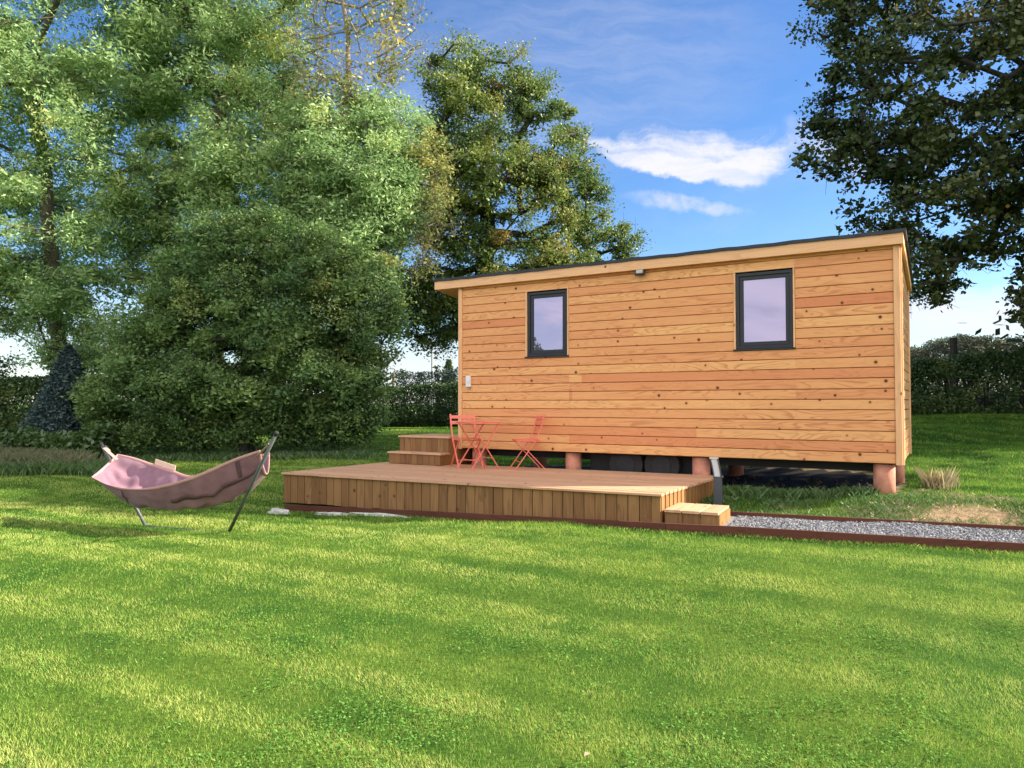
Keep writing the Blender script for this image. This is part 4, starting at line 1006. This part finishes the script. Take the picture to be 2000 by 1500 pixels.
def blob(name, label, cat, loc, sx, sy, sz, rz, mat, seed=0, sub=4):
    import bmesh
    bm = bmesh.new(); bmesh.ops.create_icosphere(bm, subdivisions=sub, radius=1)
    from mathutils import noise
    for v in bm.verts:
        d_ = noise.noise(v.co*1.6+Vector((seed, 0, 0)))*.35+noise.noise(v.co*4+Vector((seed, 3, 0)))*.12; v.co *= 1+d_
        v.co = Vector((v.co.x*sx, v.co.y*sy, v.co.z*sz))
    me = bpy.data.meshes.new(name); bm.to_mesh(me); bm.free(); me.shade_smooth(); me.materials.append(mat)
    o = bpy.data.objects.new(name, me); C.objects.link(o); o.location = loc; o.rotation_euler = (0, 0, rz); tag(o, label, cat); return o
q = EF[0]; blob('stone', 'pale grey stone at the left end of the deck edging', 'stone', (q.x-.05, q.y-.10, hz(q.x, q.y)+.0), .17, .10, .065, -.4, M['concrete'], 2)
for (f0, lab) in ((.33, 'pale rough lump of concrete under the left end of the red edging'), (.62, 'thin pale concrete strip under the middle of the red edging')):
    q = EF[0].lerp(EF[1], f0); blob('concrete_lump', lab, 'stone', (q.x, q.y-.06, hz(q.x, q.y)-.0), .34 if f0 < .5 else .5, .045, .035, math.atan2(EF[1].y-EF[0].y, EF[1].x-EF[0].x), M['concrete'], f0*9)

# ------------------------------------------------------------------ tufts, weeds
def tuft(name, label, pts, h, mat, per, w=.006, kind=None, group=None, spread=.12, cat='grass', lean=.5, hv=.5):
    o0 = Vector((pts[0][0], pts[0][1], hz(pts[0][0], pts[0][1]))); VV = []
    for (x0, y0) in pts:
        k = per; x = x0+rng.normal(0, spread, k); y = y0+rng.normal(0, spread*.7, k); z = hgt(x, y)-.01; hh = h*(1-hv+hv*rng.random(k))
        a = rng.random(k)*6.28; l = rng.random(k)*lean*hh; wa = rng.random(k)*6.28; wx, wy = np.cos(wa)*w/2, np.sin(wa)*w/2
        mx, my, mz = x+np.cos(a)*l*.35, y+np.sin(a)*l*.35, z+hh*.6; tx, ty, tz = x+np.cos(a)*l, y+np.sin(a)*l, z+hh
        q = np.empty((k, 4, 3)); q[:, 0] = np.stack([x-wx, y-wy, z], 1); q[:, 1] = np.stack([x+wx, y+wy, z], 1); q[:, 2] = np.stack([tx, ty, tz], 1); q[:, 3] = np.stack([mx-wx*.7, my-wy*.7, mz], 1); VV.append(q)
    V = np.concatenate(VV); T = rng.random(len(V)); o = npmesh(name, V-np.array(o0), 4, mat, T); o.location = o0; tag(o, label, cat, group, kind); return o
tuft('grass_tuft', 'pale dry grass tuft standing beside the right footing of the cabin', [tuple(gp(1828, 948, .42)[:2]), tuple(gp(1838, 946, .42)[:2])], .34, M['straw'], 150, .0045, spread=.09, hv=.85, lean=.7, cat='grass')
tuft('grass_tuft', 'lush green grass clump at the cabin edge just right of the bollard light', [cp(4.45+k*.16, -.02+random.uniform(-.1, .1)) for k in range(7)], .17, M['weed'], 260, .006, spread=.10, lean=1.0)
tuft('grass_tuft', 'small green weed clump left of the rightmost footing', [cp(5.75+k*.12, .0+random.uniform(-.06, .1)) for k in range(4)], .13, M['weed'], 240, .006, spread=.08, lean=1.0)
pts = [cp(rng.uniform(4.3, 9.5), rng.uniform(-1.1, .3)) for _ in range(90)]
tuft('rough_grass', 'rough uneven grass and weeds between path and cabin', pts, .075, M['weed'], 120, .006, kind='stuff', spread=.14, lean=1.2)
pts = [cp(rng.uniform(6.3, 8.2), rng.uniform(-1.0, .9)) for _ in range(40)]
tuft('dry_grass', 'dry straw coloured grass around the right footing', pts, .06, M['straw'], 70, .005, kind='stuff', spread=.13, lean=1.3)
EFp = [EF[0].lerp(EF[1], f)+Vector((0, -.03)) for f in np.linspace(.05, 1, 22)]+[EF[1].lerp(EF[2], f)+Vector((0, -.03)) for f in np.linspace(0, 1, 24)]+[EF[2].lerp(EF[4], f)+Vector((0, -.03)) for f in np.linspace(0, 1, 34)]
tuft('edge_grass', 'longer grass blades growing up against the red edging', [tuple(p) for p in EFp if random.random() < .75], .055, M['lawn'], 90, .005, kind='stuff', spread=.06, lean=1.)
pts = []
for _ in range(260):
    p = at(rng.uniform(-60, 150), 700, rng.uniform(13.9, 17.)); pts.append((p.x, p.y))
tuft('dry_brush', 'brown dry stalks in the unmown strip at the left edge', pts, .36, M['dry'], 80, .009, kind='stuff', spread=.22, lean=.9)
pts = [at(rng.uniform(-80, 230), 700, rng.uniform(13.4, 14.2)) for _ in range(130)]
tuft('long_grass', 'long green grass along the front of the dry brush', [(p.x, p.y) for p in pts], .26, M['weed'], 90, .012, kind='stuff', spread=.2, lean=.9)
pts = [at(rng.uniform(180, 720), 700, rng.uniform(16.2, 17.8)) for _ in range(130)]
tuft('shade_grass', 'longer grass in the shade under the hornbeam', [(p.x, p.y) for p in pts], .16, M['weed'], 70, .012, kind='stuff', spread=.25, lean=.9)
# fallen leaf
b_ = gp(1141, 1487, .03); P = np.array([[0, 0, .02], [.022, .004, .028], [.03, .03, .02], [.004, .022, .03]])
o = npmesh('fallen_leaf', P, 4, M['straw'], [.9]); o.location = b_; tag(o, 'single yellow fallen leaf lying on the foreground lawn', 'leaf')
